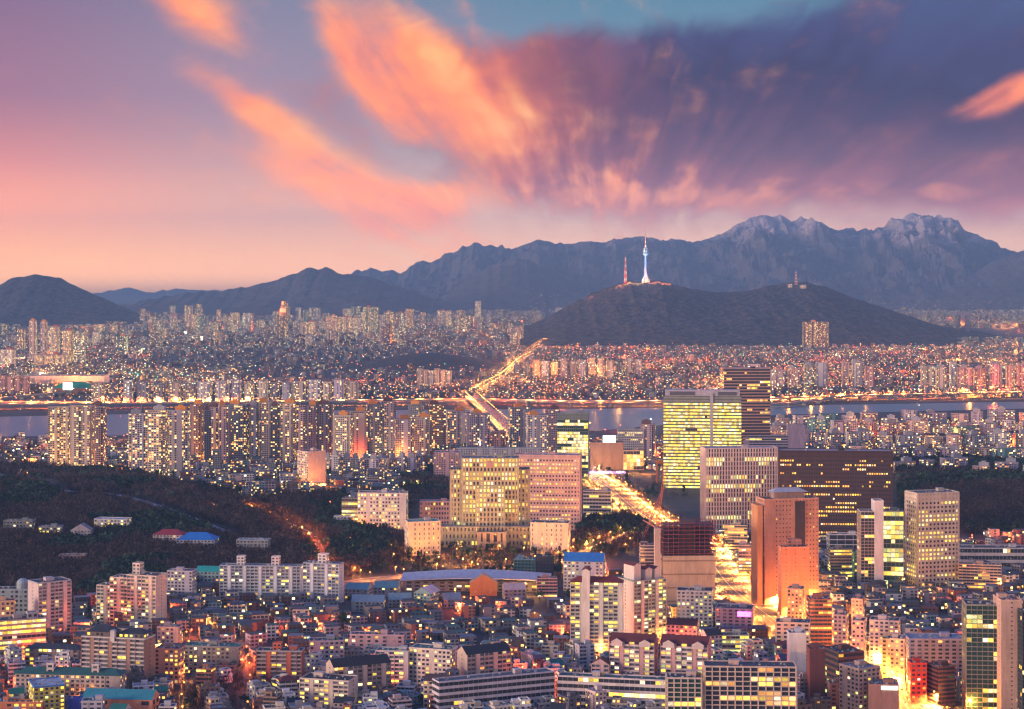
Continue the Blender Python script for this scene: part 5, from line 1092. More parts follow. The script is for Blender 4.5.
for i, (px, py) in enumerate([(463, 606), (471, 607), (480, 605), (457, 612), (495, 611)]): lamp_px(px, py, 'lamp_r', 6000, 8, desc='red-orange')
for (px, py, c, W) in [(316, 630, 'lamp_r', 7000), (308, 622, 'lamp_r', 4000), (332, 626, 'lamp_r', 3000), (157, 655, 'lamp_o', 5000), (84, 706, 'lamp_o', 5000), (562, 640, 'lamp_r', 9000), (560, 626, 'lamp_r', 5000), (252, 686, 'lamp_r', 2500), (246, 668, 'lamp_r', 1500), (366, 640, 'lamp_r', 1500), (300, 676, 'lamp_r', 2500),
        (408, 640, 'lamp_r', 1800), (500, 660, 'lamp_o', 2500), (640, 640, 'lamp_y', 4000), (658, 610, 'lamp_y', 9000), (668, 622, 'lamp_y', 9000), (652, 598, 'lamp_y', 6000), (60, 640, 'lamp_r', 3500), (40, 702, 'lamp_r', 4000), (130, 655, 'lamp_r', 1500), (170, 615, 'lamp_r', 2500), (210, 625, 'lamp_r', 2000),
        (12, 612, 'lamp_o', 3500), (430, 600, 'lamp_y', 3000), (455, 597, 'lamp_y', 3500), (300, 716, 'lamp_r', 3000), (860, 640, 'lamp_y', 16000), (846, 640, 'lamp_o', 14000), (836, 632, 'lamp_y', 14000), (880, 668, 'lamp_y', 20000), (890, 682, 'lamp_y', 20000), (898, 700, 'lamp_o', 18000), (905, 716, 'lamp_r', 14000), (870, 660, 'lamp_y', 30000), (884, 700, 'lamp_y', 26000), (862, 652, 'lamp_y', 26000), (894, 692, 'lamp_o', 26000),
        (776, 604, 'lamp_o', 14000), (768, 592, 'lamp_o', 14000), (760, 576, 'lamp_o', 14000), (752, 562, 'lamp_o', 12000), (748, 600, 'lamp_o', 9000), (786, 612, 'lamp_o', 14000), (800, 626, 'lamp_y', 12000), (728, 544, 'lamp_y', 12000), (722, 556, 'lamp_y', 12000), (928, 598, 'lamp_o', 5000), (905, 592, 'lamp_o', 9000), (950, 610, 'lamp_w', 2500), (985, 600, 'lamp_o', 3000), (935, 530, 'lamp_r', 9000), (973, 545, 'lamp_r', 9000), (995, 548, 'lamp_r', 7000), (1010, 540, 'lamp_r', 7000),
        (970, 712, 'lamp_y', 9000), (1000, 590, 'lamp_o', 3000), (890, 560, 'lamp_r', 3000)]:
    lamp_px(px, py, c, W)
for _ in range(60):
    px, py = LR.uniform(4, 1000), LR.uniform(604, 700); x, y = G(px, py)
    if NL < 318 and fits(x, y, .6, .6, 0, .3): lamp(x, y, LR.uniform(0, 6), LR.choice(['lamp_r', 'lamp_r', 'lamp_o']), LR.choice([12000, 20000, 34000]), 7)
# court forecourt and park lamps
for _ in range(32):
    px, py = LR.uniform(345, 600), LR.uniform(545, 576); x, y = G(px, py)
    if fits(x, y, 1, 1) : lamp(x, y, LR.uniform(0, 6), LR.choice(['lamp_y', 'lamp_o', 'lamp_y']), LR.choice([7000, 12000, 20000]), 8)
for (px, py) in [(356, 530), (378, 540), (392, 552), (376, 533), (352, 545), (398, 534), (600, 530), (614, 536), (590, 540), (630, 545), (640, 520), (624, 552)]: lamp_px(px, py, LR.choice(['lamp_o', 'lamp_y']), 4000, 8)
# pools of light at the feet of the left towers and round the retail plaza
for (px, py, c) in [(103, 474, 'lamp_o'), (112, 472, 'lamp_o'), (120, 476, 'lamp_r'), (98, 470, 'lamp_y'), (60, 472, 'lamp_y'), (198, 478, 'lamp_o'), (312, 490, 'lamp_o'), (318, 486, 'lamp_o'), (325, 492, 'lamp_o'), (594, 474, 'lamp_w'), (600, 472, 'lamp_y'), (630, 473, 'lamp_y'), (670, 476, 'lamp_y'), (648, 474, 'lamp_o'), (612, 480, 'lamp_o'), (576, 475, 'lamp_w')]:
    lamp_px(px, py, c, 14000, 10)
print('LAMPS', NL)
# ---------------------------------------------------------------- viaducts and bridges
def slab_bridge(name, L, half, z, lab, cat='bridge', gap=55, land=None, arch=False):
    r_ = empty(name, (0, 0, 0)); N = normals(L); mb = MB()
    for i in range(len(L) - 1):
        a, b_, c, d_ = L[i] - N[i] * half, L[i] + N[i] * half, L[i + 1] + N[i + 1] * half, L[i + 1] - N[i + 1] * half
        vs = [(p[0], p[1], zz) for zz in (z - 2.2, z) for p in (a, b_, c, d_)]
        mb.add(vs, [(4, 5, 6, 7), (3, 2, 1, 0), (0, 1, 5, 4), (2, 3, 7, 6), (1, 2, 6, 5), (3, 0, 4, 7)], mat='deck')
    mb.build('deck', r_); rl = MB()
    for s_ in (-1, 1):
        for i in range(len(L) - 1):
            p, q = L[i] + N[i] * s_ * half, L[i + 1] + N[i + 1] * s_ * half
            rl.add([(p[0], p[1], z), (q[0], q[1], z), (q[0], q[1], z + 1.1), (p[0], p[1], z + 1.1)], [(0, 1, 2, 3)], (.4, .38, .36))
    rl.build('railing', r_); acc = 1e9; last = L[0]; n = 0
    for i in range(len(L)):
        acc += np.linalg.norm(L[i] - last); last = L[i]; px, py = PX(L[i][0], L[i][1], z)
        if acc > gap and -60 < px < 1084 and n < 95:
            acc = 0; n += 1; q = MB(); q.box(-half * .7, half * .7, -1.4, 1.4, -2, z - 2.2, mat='deck')
            if arch:
                for k in range(-4, 4):
                    t0, t1 = k / 4, (k + 1) / 4; q.add([(-half * .5, t0 * gap / 2, z - 2.2 - 7 * t0 * t0), (half * .5, t0 * gap / 2, z - 2.2 - 7 * t0 * t0), (half * .5, t1 * gap / 2, z - 2.2 - 7 * t1 * t1), (-half * .5, t1 * gap / 2, z - 2.2 - 7 * t1 * t1)], [(0, 1, 2, 3)], mat='deck')
            q.build('pier', r_, (L[i][0], L[i][1], 0), math.atan2(N[i][1], N[i][0]))
    tag(r_, lab, cat); return r_
V1 = poly([G(*p) for p in [(-160, 412), (0, 410), (100, 409), (300, 407), (470, 405), (560, 407), (640, 407), (720, 405), (860, 401), (1024, 397), (1180, 392)]], 20)
slab_bridge('viaduct', V1, 9, 13, 'long orange-lit expressway viaduct along the far bank of the river', arch=True, gap=75)
V2 = poly([G(*p) for p in [(-80, 404), (0, 401), (60, 396), (112, 391), (160, 394)]], 20)
slab_bridge('ramp_bridge', V2, 7, 9, 'curving orange-lit ramp on the far bank near the left edge')
V3 = poly([G(*p) for p in [(740, 409), (790, 407), (840, 401), (880, 399)]], 20); slab_bridge('ramp_bridge', V3, 7, 9, 'slanting lit ramp joining the viaduct beyond the river at the right')
iB = [i for i, p in enumerate(AV) if 3330 < p[1] < 4420]; LB = [AV[i] for i in iB]
if LB[0][1] > LB[-1][1]: LB = LB[::-1]
slab_bridge('road_bridge', LB, 15, 8, 'brightly lit road bridge running away across the river', gap=60)
NBL = 0
def far_lamps(name, P3, col, r_=1.1, lab=None, kind='stuff', cat='lights'):
    v = np.array([(0, 0, -1), (1, 0, 0), (0, 1, 0), (-1, 0, 0), (0, -1, 0), (0, 0, 1)]) * r_; f = [(0, 2, 1), (0, 3, 2), (0, 4, 3), (0, 1, 4), (5, 1, 2), (5, 2, 3), (5, 3, 4), (5, 4, 1)]
    mb = MB(); rr = random.Random(len(P3))
    for p in P3:
        k = rr.uniform(.7, 1.3); mb.add([(p[0] + q[0] * k, p[1] + q[1] * k, p[2] + q[2] * k) for q in v], f, mat=col)
        mb.add([(p[0] - .12, p[1], p[2] - 8), (p[0] + .12, p[1], p[2] - 8), (p[0] + .12, p[1], p[2] - r_ * .8), (p[0] - .12, p[1], p[2] - r_ * .8)], [(0, 1, 2, 3)], (.15, .15, .16)) if False else None
    o = mb.build(name); tag(o, lab, cat, kind=kind); return o
FLI = []        # far lights that really shine: (x, y, z, colour, watts)
PTS = {'lamp_o': [], 'lamp_r': [], 'lamp_y': [], 'lamp_w': [], 'lamp_g': []}
def along(L, half, gap, col, z, W, every=1):
    N = normals(L); acc = 1e9; last = L[0]; k = 0
    for i in range(len(L)):
        acc += np.linalg.norm(L[i] - last); last = L[i]; px, py = PX(L[i][0], L[i][1])
        if acc >= gap and -40 < px < 1064:
            acc = 0; k += 1; s_ = 1 if k % 2 else -1; p = L[i] + N[i] * s_ * half; c = LR.choice(col) if isinstance(col, list) else col
            PTS[c].append((p[0], p[1], z)); 
            if k % every == 0: FLI.append((p[0], p[1], z, c, W * 1.3, every % 2 == 0))
along(V1, 7, 9, ['lamp_o', 'lamp_o', 'lamp_r'], 19, 120000, 2); along(V2, 5, 20, ['lamp_o', 'lamp_y'], 14, 25000, 3); along(V3, 5, 20, ['lamp_o', 'lamp_y'], 14, 25000, 3)
along(poly([G(*p) for p in [(-60, 402), (200, 403), (460, 401), (600, 403), (760, 401), (1060, 391)]], 20), 26, 12, ['lamp_r', 'lamp_o', 'lamp_o'], 12, 150000, 2)
along(LB, 13, 12, ['lamp_o', 'lamp_y', 'lamp_o'], 17, 16000, 2); along(AV2, 9, 18, ['lamp_o', 'lamp_o', 'lamp_y'], 12, 22000, 2)
for pts, col, W in [([(488, 392), (505, 372), (530, 352), (552, 336)], ['lamp_o', 'lamp_y'], 90000), ([(560, 392), (536, 372), (522, 362)], ['lamp_r'], 60000), ([(300, 388), (360, 386), (430, 383)], ['lamp_r'], 50000), ([(600, 372), (680, 362), (760, 358)], ['lamp_o', 'lamp_r'], 90000), ([(930, 366), (980, 362), (1010, 370), (1050, 382)], ['lamp_y', 'lamp_o'], 130000),
        ([(820, 360), (900, 352), (980, 350), (1050, 346)], ['lamp_y', 'lamp_o', 'lamp_w'], 130000), ([(380, 345), (450, 338), (520, 334)], ['lamp_y', 'lamp_o'], 120000), ([(0, 345), (120, 340), (260, 342)], ['lamp_o', 'lamp_w'], 120000), ([(900, 330), (960, 327), (1040, 328)], ['lamp_o', 'lamp_y'], 140000), ([(540, 350), (600, 352), (640, 349)], ['lamp_r', 'lamp_o'], 110000)]:
    along(poly([G(*p) for p in pts], 30), 6, 34, col, 14, W, 3)
for _ in range(4200):
    px, py = LR.uniform(-10, 1034), 322 + (LR.random() ** 1.2) * 76; x, y = G(px, py)
    if 7300 < y < 9900 and 510 < px < 1000: continue
    dz_ = darkzone(px, py)
    if dz_ and LR.random() < .75: continue
    c = LR.choices(['lamp_r', 'lamp_o', 'lamp_y', 'lamp_w', 'lamp_g'], [8, 6, 1.5, 1.2, .3] if px > 350 else [3, 3, 3, 4, 1.4])[0]; PTS[c].append((x, y, LR.uniform(9, 22)))
    if LR.random() < .065 and not dz_: FLI.append((x, y, 22, c, LR.choice([60000, 120000, 250000]) * (y / 6000) ** 1.5 * 1.35, False))
for _ in range(260):      # lights on the opposite slopes and behind the dark hill
    px, py = LR.uniform(840, 1030), LR.uniform(300, 324); y = LR.uniform(11800, 12900); x = (px - CX) / F * y
    PTS[LR.choice(['lamp_w', 'lamp_o', 'lamp_y'])].append((x, y, max(HC + (CY - py) * y / F, 14)))
for _ in range(60):
    px = LR.uniform(530, 600); y = 12500; x = (px - CX) / F * y; PTS['lamp_w'].append((x, y, HC + (CY - LR.uniform(293, 312)) * y / F))
for _ in range(420):      # lamps of the near-bank quarter below the river
    px, py = LR.uniform(0, 1030), LR.uniform(424, 470); x, y = G(px, py)
    if in_woods(px, py) or (450 < px < 590 and py > 455) or (px < 500 and py < 440) : continue
    c = LR.choices(['lamp_r', 'lamp_o', 'lamp_y', 'lamp_w'], [3, 4, 2, 2])[0]; PTS[c].append((x, y, 11))
    if LR.random() < .22: FLI.append((x, y, 15, c, 26000, False))
for c, nm in (('lamp_o', 'orange'), ('lamp_r', 'deep red-orange'), ('lamp_y', 'yellow'), ('lamp_w', 'white'), ('lamp_g', 'green')):
    far_lamps('far_street_lights', PTS[c], c, 1.25, f'countless tiny {nm} lights scattered over the far city')
for (x, y, z, c, W, sp_) in FLI:
    W = round(W, -4) or 10000; o = bpy.data.objects.new('far_lamp_light', light_data(c, W * (3 if sp_ else 1), 2.5, sp_)); o.data.specular_factor = .1; C.objects.link(o); o.location = (x, y, z + (4 if y > 4400 else 0))
print('FARLIGHTS', len(FLI))
PTS2 = []
# ---------------------------------------------------------------- hilltop tower and masts
y0 = 8930; x0 = (645.5 - CX) / F * y0; z0 = ns_z(645) - 6; t = empty('broadcasting_tower', (x0, y0, z0)); s_ = y0 / F
M['tw'] = m_plain('pale_tower', (.34, .4, .5, 1), .5)
def tb(name, segs, n=16, par=t, mat='tw'):
    mb = MB()
    for (a, b_, r0, r1) in segs: mb.tube((0, 0, a * s_), (0, 0, b_ * s_), r0 * s_, r1 * s_, n, mat=mat)
    return mb.build(name, par)
tb('base_hall', [(0, 3.5, 4.2, 3.8), (3.5, 6, 3, 2.2), (6, 9, 1.9, 1.6)]); tb('shaft', [(9, 27, 1.1, .85)])
po = tb('observation_pod', [(26.5, 28, 1.2, 2.6), (28, 30.5, 2.7, 2.7), (30.5, 31.5, 2.1, 2.1), (31.5, 34, 2.5, 2.3), (34, 35, 1.8, 1.0)]); tb('pod_windows', [(28.6, 30, 2.78, 2.78), (32.2, 33.2, 2.52, 2.46)], par=po, mat='glassg')
an = MB()
for k in range(6): an.tube((0, 0, (35 + k * 2.2) * s_), (0, 0, (37.2 + k * 2.2) * s_), (.8 - k * .1) * s_, (.7 - k * .1) * s_, 8, (.6, .08, .04) if k % 2 else (.7, .7, .7))
an.build('antenna_mast', t); q = MB(); q.tube((0, 0, 48.2 * s_), (0, 0, 52 * s_), .18 * s_, .08 * s_, 5, (.6, .3, .1)); q.build('antenna_tip', t)
tag(t, 'tall broadcasting tower lit blue and white, with round pod, on the dark hilltop', 'tower')
def spot(x, y, z, col, W, rad=3):
    l = bpy.data.lights.new('floodlight', 'POINT'); l.energy = W; l.volume_factor = .2; l.color = col; l.shadow_soft_size = rad; o = bpy.data.objects.new('floodlight', l); C.objects.link(o); o.location = (x, y, z)
for dx_ in (-1, 1):
    for zz, c, W in ((13, (.05, .32, 1), 6e5), (19, (.04, .3, 1), 6e5), (25, (.06, .4, 1), 6e5), (30, (.3, .8, 1), 5e5), (6, (1, .6, .25), 1.5e5), (38, (1, .5, .3), 3e5), (44, (1, .45, .25), 3e5)): spot(x0 + dx_ * 3.6 * s_, y0 - 6 * s_, z0 + zz * s_, c, W * .06)
for (px, col, W) in [(620, (1, .25, .06), 2.2e6), (628, (1, .4, .1), 2e6), (636, (1, .6, .2), 1.6e6), (654, (1, .3, .08), 2.4e6), (662, (1, .3, .08), 2.2e6), (669, (1, .25, .06), 1.4e6), (590, (1, .3, .1), 5e5), (800, (1, .8, .4), 1.5e5)]:
    yy = 8890; spot((px - CX) / F * yy, yy, ns_z(px) + 10, col, W * .11, 2)
def mast(px, h, lab, y):
    x = (px - CX) / F * y; z = ns_z(px) - 14; r_ = empty('radio_mast', (x, y, z)); k_ = y / F; mb = MB(); w0, w1 = 1.3 * k_, .35 * k_; nseg = 9; hh = h * k_
    for i in range(nseg):
        a, b_ = i / nseg, (i + 1) / nseg; ra, rb = w0 + (w1 - w0) * a, w0 + (w1 - w0) * b_; c = (.6, .07, .04) if i % 2 else (.65, .62, .6)
        for sx, sy in ((1, 1), (1, -1), (-1, 1), (-1, -1)):
            mb.tube((sx * ra, sy * ra, a * hh), (sx * rb, sy * rb, b_ * hh), .9, .8, 4, c); mb.tube((sx * ra, sy * ra, a * hh), (-sx * rb, sy * rb, b_ * hh), .6, .6, 4, c)
    mb.build('lattice', r_); q = MB(); q.tube((0, 0, hh), (0, 0, hh * 1.12), .6, .3, 5, (.5, .1, .05)); q.build('aerial', r_); tag(r_, lab, 'radio mast')
mast(625.5, 30, 'thin red and white lattice mast left of the broadcasting tower', 8960); mast(796, 14, 'small red-lit radio mast on the right-hand hump of the dark hill', 8960)
hb_ = [(630, 4), (636, 5), (651, 6), (657, 4), (664, 3), (617, 3), (803, 6), (790, 4)]
for i, (px, wd) in enumerate(hb_):
    y = 8860; x = (px - CX) / F * y; r_ = empty('hilltop_building', (x, y, ns_z(px) - 24)); far_boxes('wall', [0], [0], 0, wd * 4.6, 14, 17, 0, [(.5, .4, .36)], [.3 + i * .07], .5, .1, parent=r_)
    q = MB(); q.box(-wd * 2.4, wd * 2.4, -7.4, 7.4, 17, 18, (.2, .16, .16)); q.build('roof', r_); auto(r_, 'floodlit low', 'hilltop building', 'building', px, 284, 'on the ridge')
for _ in range(34):
    px = LR.choice([LR.gauss(628, 7), LR.gauss(660, 7), LR.gauss(642, 14)]); yy = LR.uniform(8780, 8900); PTS2.append(((px - CX) / F * yy, yy, ns_z(px) - (9000 - yy) * .17 + LR.uniform(8, 14)))
far_lamps('hilltop_lights', PTS2, 'lamp_o', 1.6, 'small orange floodlights dotted round the hilltop tower')
# ---------------------------------------------------------------- footbridge, gantry gate, cranes
X0, Y0 = G(592, 478); r_ = empty('footbridge', (X0, Y0, 0)); k_ = Y0 / F; mb = MB(); mb.box(-34 * k_, 34 * k_, -3, 3, 7, 8.2, (.5, .42, .55)); mb.build('deck', r_)
mb = MB()
for i in range(-6, 7): mb.tube((i * 5.4 * k_, -3, 8.2), (i * 5.4 * k_, -3, 10.4), .2, .2, 5, (.6, .5, .6))
for s in (-1, 1): mb.box(-34 * k_, 34 * k_, s * 3 - .1, s * 3 + .1, 9.6, 9.9, (.6, .5, .6))
mb.build('railing', r_)
for i in (-30, -10, 12, 30): q = MB(); q.tube((i * k_, 0, 0), (i * k_, 0, 7), .8, .8, 8, (.4, .36, .4)); q.build('pier', r_)
for i in range(-5, 6): q = MB(); q.box(i * 6.2 * k_ - .9, i * 6.2 * k_ + .9, -3.5, -3.15, 8.4, 9.9, mat='neon'); q.build('lamp', r_)
tag(r_, 'footbridge strung with white and purple lamps across the avenue', 'footbridge')
for i in range(-2, 3): spot(X0 + i * 14 * k_, Y0 - 7, 12, (.8, .45, 1), 9000, .5)
X0, Y0 = G(678, 484); k_ = Y0 / F; r_ = empty('gantry_gate', (X0, Y0, 0)); mb = MB(); H_ = 24 * k_
for a in (-22, -15, 16, 21): mb.box(a * k_, (a + 1.6) * k_, -2, 2, 0, H_ * .93, mat='orange')
mb.box(-22 * k_, 22.6 * k_, -2.3, 2.3, H_ * .86, H_, mat='orange'); mb.build('frame', r_); q = MB(); q.box(-9 * k_, 9 * k_, -3.2, -2.4, H_ * .62, H_ * .98, mat='board'); q.build('billboard', r_)
tag(r_, 'bright orange portal frame carrying a pale blue billboard, behind the building works', 'gate')
def crane(px, py, hpx, lean, boom, col, lab):
    X0, Y0 = G(px, py); k_ = Y0 / F; r_ = empty('crane', (X0, Y0, 0)); mb = MB(); a = 1.1; H_ = hpx * k_
    base = MB(); base.box(-3, 3, -2.4, 2.4, 0, 3, tint=(.5, .2, .08)); base.build('cab', r_)
    top = np.array((lean * k_, 0, H_)); n_ = 14
    for i in range(n_):
        p, q = top * i / n_, top * (i + 1) / n_
        for sx, sy in ((1, 1), (-1, 1), (1, -1), (-1, -1)):
            o1 = np.array((sx * a, sy * a, 0)); mb.tube(p + o1, q + o1, .15, .15, 4, col); mb.tube(p + o1, q + np.array((-sx * a, sy * a, 0)), .09, .09, 4, col)
    mb.build('boom' if lean else 'mast', r_)
    if boom:
        jb = MB(); jb.tube(top, top + np.array((boom[0] * k_, 0, boom[1] * k_)), .9, .5, 4, col); jb.tube(top, top + np.array((-boom[0] * .35 * k_, 0, -boom[1] * .2 * k_)), .9, .9, 4, col); jb.build('jib', r_)
    q = MB(); e = top + (np.array((boom[0] * k_, 0, boom[1] * k_)) if boom else 0); q.tube(e, e - np.array((0, 0, H_ * .5)), .12, .12, 4, (.1, .1, .1)); q.build('cable', r_)
    tag(r_, lab, 'crane')
crane(655, 540, 70, 10, None, (.62, .2, .05), 'orange lattice crane boom leaning right above the dark works')
crane(640, 545, 58, 24, None, (.3, .08, .08), 'red and white lattice crane boom leaning far to the right')
crane(657, 590, 62, 0, (-14, 8), (.6, .3, .26), 'pinkish tower crane mast beside the scaffolded building')
q = sheet('building_site', [G(*p) for p in [(612, 482), (700, 482), (702, 520), (662, 530)]], 'bank', .35)
# ---------------------------------------------------------------- woodland path, open ground
def ridge_path(name, pts, w_, mat='path'):
    L = poly([G(*p) for p in pts], 8); mb = MB(); ribbon(mb, L, -w_, w_, .5, mat, zf=lambda p: float(hz(p[0], p[1])) + 2.2); struct(mb.build(name))
ridge_path('path', [(-30, 470), (0, 476), (30, 484), (62, 492), (100, 494), (128, 499), (165, 510), (200, 523), (232, 536)], 4.5)
ridge_path('path', [(140, 508), (180, 520), (220, 531), (262, 545)], 2.2); ridge_path('path', [(180, 450), (196, 463), (230, 476)], 2)
sheet('forecourt', [G(*p) for p in [(345, 574), (440, 560), (560, 556), (600, 548), (560, 566), (440, 572), (345, 582)]], 'deck', .2)
# ---------------------------------------------------------------- buildings inside the woods
b = B('park_pavilion', 'two-storey park building with a blue-white roof and lit ground floor', 'pavilion', 95, 131, 521, 535, d=16, yaw=-8, wall=(.5, .5, .5), lit=.35, pal='yellow', roofc=(.3, .45, .6), penthouse=False)
B('arch_roof_hall', 'hall with a bright blue arched roof at the foot of the woods', 'hall', 178, 218, 541, 553, d=24, yaw=-4, wall=(.4, .42, .46), lit=.05, roof='hip', roofc=(.02, .2, .6), penthouse=False)
B('park_house', 'low building with a dark red hipped roof left of the blue-roofed hall', 'house', 154, 187, 536, 549, d=18, yaw=-8, wall=(.5, .45, .45), lit=.15, roof='hip', roofc=(.3, .03, .05), penthouse=False)
B('park_house', 'grey building with a flat blue roof and three white lights behind the long slab', 'building', 237, 270, 541, 556, d=14, yaw=-4, wall=(.28, .3, .32), lit=.1, pal='white', roofc=(.08, .3, .45), penthouse=False)
B('park_house', 'dim grey house with lit ground windows deep in the left woods', 'house', 40, 62, 528, 540, d=14, wall=(.2, .22, .24), lit=.4, pal='yellow'); B('park_house', 'dim grey-green house by the left edge of the woods', 'house', 5, 34, 522, 537, d=14, wall=(.18, .2, .2), lit=.1)
B('park_house', 'small gabled pale house under trees left of the lit park pavilion', 'house', 72, 92, 531, 543, d=14, wall=(.34, .32, .36), lit=.05, roof='gable_y', roofc=(.2, .2, .26)); B('park_house', 'low beige shed in a clearing below the lit park pavilion', 'shed', 60, 86, 556, 566, d=12, wall=(.3, .22, .2), lit=0, penthouse=False)
B('park_house', 'teal-roofed long shed left of the long white slab', 'shed', 197, 222, 572, 586, d=14, yaw=-6, wall=(.3, .45, .45), lit=.05, roof='gable_x', roofc=(.02, .4, .34), penthouse=False)
# ---------------------------------------------------------------- trees
GR = random.Random(77); SHP = {}
def tree_mesh(kind, v):
    g = random.Random(v * 31 + (7 if kind == 'green' else 0)); tr = MB(); H_ = 9.0
    tr.tube((0, 0, -1), (0, 0, H_ * .45), .28, .18, 6, mat='bark', cap=False)
    tips = []
    for i in range(9):
        a = g.uniform(0, 6.28); h0 = g.uniform(.25, .5) * H_; L_ = g.uniform(.3, .5) * H_; up = g.uniform(.5, 1.3)
        e = np.array((math.cos(a) * L_ * .7, math.sin(a) * L_ * .7, h0 + L_ * up)); tr.tube((0, 0, h0), e, .13, .04, 4, mat='bark', cap=False); tips.append(e)
    cr = MB()
    for i in range(170 if kind == 'bare' else 190):
        if kind == 'green' and v % 2 == 0: h = g.random() ** .8; rr = (1 - h) * 2.3 + .25; a = g.uniform(0, 6.28); q = rr * math.sqrt(g.random()); p = np.array((math.cos(a) * q, math.sin(a) * q, 1.4 + h * 8.2))
        else: b0 = tips[g.randrange(9)]; p = b0 + np.array([g.gauss(0, .85) for _ in range(3)]) + np.array((0, 0, -.5))
        s_ = g.uniform(.35, .8) * (1.15 if kind == 'green' else .8); u = np.array([g.gauss(0, 1) for _ in range(3)]); u /= np.linalg.norm(u); w_ = np.cross(u, (g.random(), g.random(), 1)); w_ /= np.linalg.norm(w_)
        if kind == 'bare': w_ *= .35; u = (u + np.array((0, 0, .8))) * 1.1
        cr.add([p - u * s_, p + w_ * s_, p + u * s_, p - w_ * s_], [(0, 1, 2, 3)], mat=kind)
    return tr, cr
TM = {(k, v): tree_mesh(k, v) for k in ('bare', 'green') for v in range(4)}
TMM = {k: (a.mesh('trunk'), b.mesh('crown')) for k, (a, b) in TM.items()}
spots = []
for P in WOODS:
    xs = [p[0] for p in P]; ys = [p[1] for p in P]; A = .5 * abs(sum(P[i][0] * P[i - 1][1] - P[i - 1][0] * P[i][1] for i in range(len(P))))
    for _ in range(int(A * 1.5 * 1.1)):
        px, py = GR.uniform(min(xs), max(xs)), GR.uniform(min(ys), max(ys))
        if not inpoly(px, py, P): continue
        x, y = G(px, py)
        if GR.random() > min(1, (y / 2400) ** 2 * 1.0): continue
        gm = fbm(x / 120, y / 160, 3)
        if gm > .63 and GR.random() < .75: continue
        spots.append((x, y, 'green' if fbm(x / 90 + 9, y / 110, 2) > .56 and GR.random() < .7 else 'bare'))
for _ in range(620):
    px, py = GR.uniform(338, 600), GR.uniform(543, 580); spots.append((*G(px, py), GR.choice(['bare', 'bare', 'green'])))
for _ in range(170): px, py = GR.uniform(120, 600), GR.uniform(600, 715); spots.append((*G(px, py), GR.choice(['bare', 'bare', 'green'])))
for _ in range(160): px, py = GR.uniform(170, 345), GR.uniform(672, 716); spots.append((*G(px, py), 'bare'))
for _ in range(130): px, py = GR.uniform(720, 1000), GR.uniform(545, 720); spots.append((*G(px, py), GR.choice(['bare', 'green'])))
for s in (-1, 1):
    N_ = normals(AV)
    for i in range(0, len(AV), 1):
        if AV[i][1] < 3200: p = AV[i] + N_[i] * s * 24; spots.append((p[0] + GR.uniform(-2, 2), p[1] + GR.uniform(-2, 2), 'bare'))
for _ in range(900): px, py = GR.uniform(0, 690), GR.uniform(440, 500); spots.append((*G(px, py), GR.choice(['bare', 'green'])))
for _ in range(700): px, py = GR.uniform(240, 520), GR.uniform(342, 392); spots.append((*G(px, py), 'bare'))
PATHS = [poly([G(*p) for p in q], 10) for q in ([(0, 476), (62, 492), (128, 499), (200, 523), (232, 536)],)]
good = []
for (x, y, k) in spots:
    r0 = dist_roads(x, y)
    if r0 < 0.5 or not fits(x, y, 1.2, 1.2, 0, .6): continue
    if min(float(np.min(np.hypot(np.array(L)[:, 0] - x, np.array(L)[:, 1] - y))) for L in PATHS) < 15: continue
    good.append((y, x, k))
good.sort(); print('TREES', len(good), len(spots))
inv = [g for g in good if 2 < PX(g[1], g[0])[0] < 1022 and PX(g[1], g[0])[1] < 712]; near = set(inv[:285]); far_ = [g for g in good if g not in near]
for (y, x, k) in inv[:285]:
    v = GR.randrange(4); z = float(hz(x, y)); r_ = empty('bare_tree' if k == 'bare' else 'evergreen_tree', (x, y, z), GR.uniform(0, 6.28)); s_ = GR.uniform(.7, 1.25); r_.scale = (s_, s_, s_ * GR.uniform(.85, 1.15))
    for me, nm in zip(TMM[(k, v)], ('trunk', 'crown')): o = bpy.data.objects.new(nm, me); C.objects.link(o); o.parent = r_
    px, py = PX(x, y, z); auto(r_, 'bare brown winter' if k == 'bare' else 'dark evergreen', 'tree', 'tree', px, py, '', 'trees among the near buildings')
def raw_mesh(name, V, Q, mats, mi):
    """mesh of quads only, straight from numpy arrays"""
    me = bpy.data.meshes.new(name); me.vertices.add(len(V)); me.vertices.foreach_set('co', np.asarray(V, 'f').ravel())
    nf = len(Q); me.loops.add(nf * 4); me.loops.foreach_set('vertex_index', np.asarray(Q, 'i').ravel())
    me.polygons.add(nf); me.polygons.foreach_set('loop_start', np.arange(0, nf * 4, 4, dtype='i'))
    for k in mats: me.materials.append(M[k])
    me.polygons.foreach_set('material_index', np.asarray(mi, 'i')); me.update(calc_edges=True); me.shade_flat(); return me
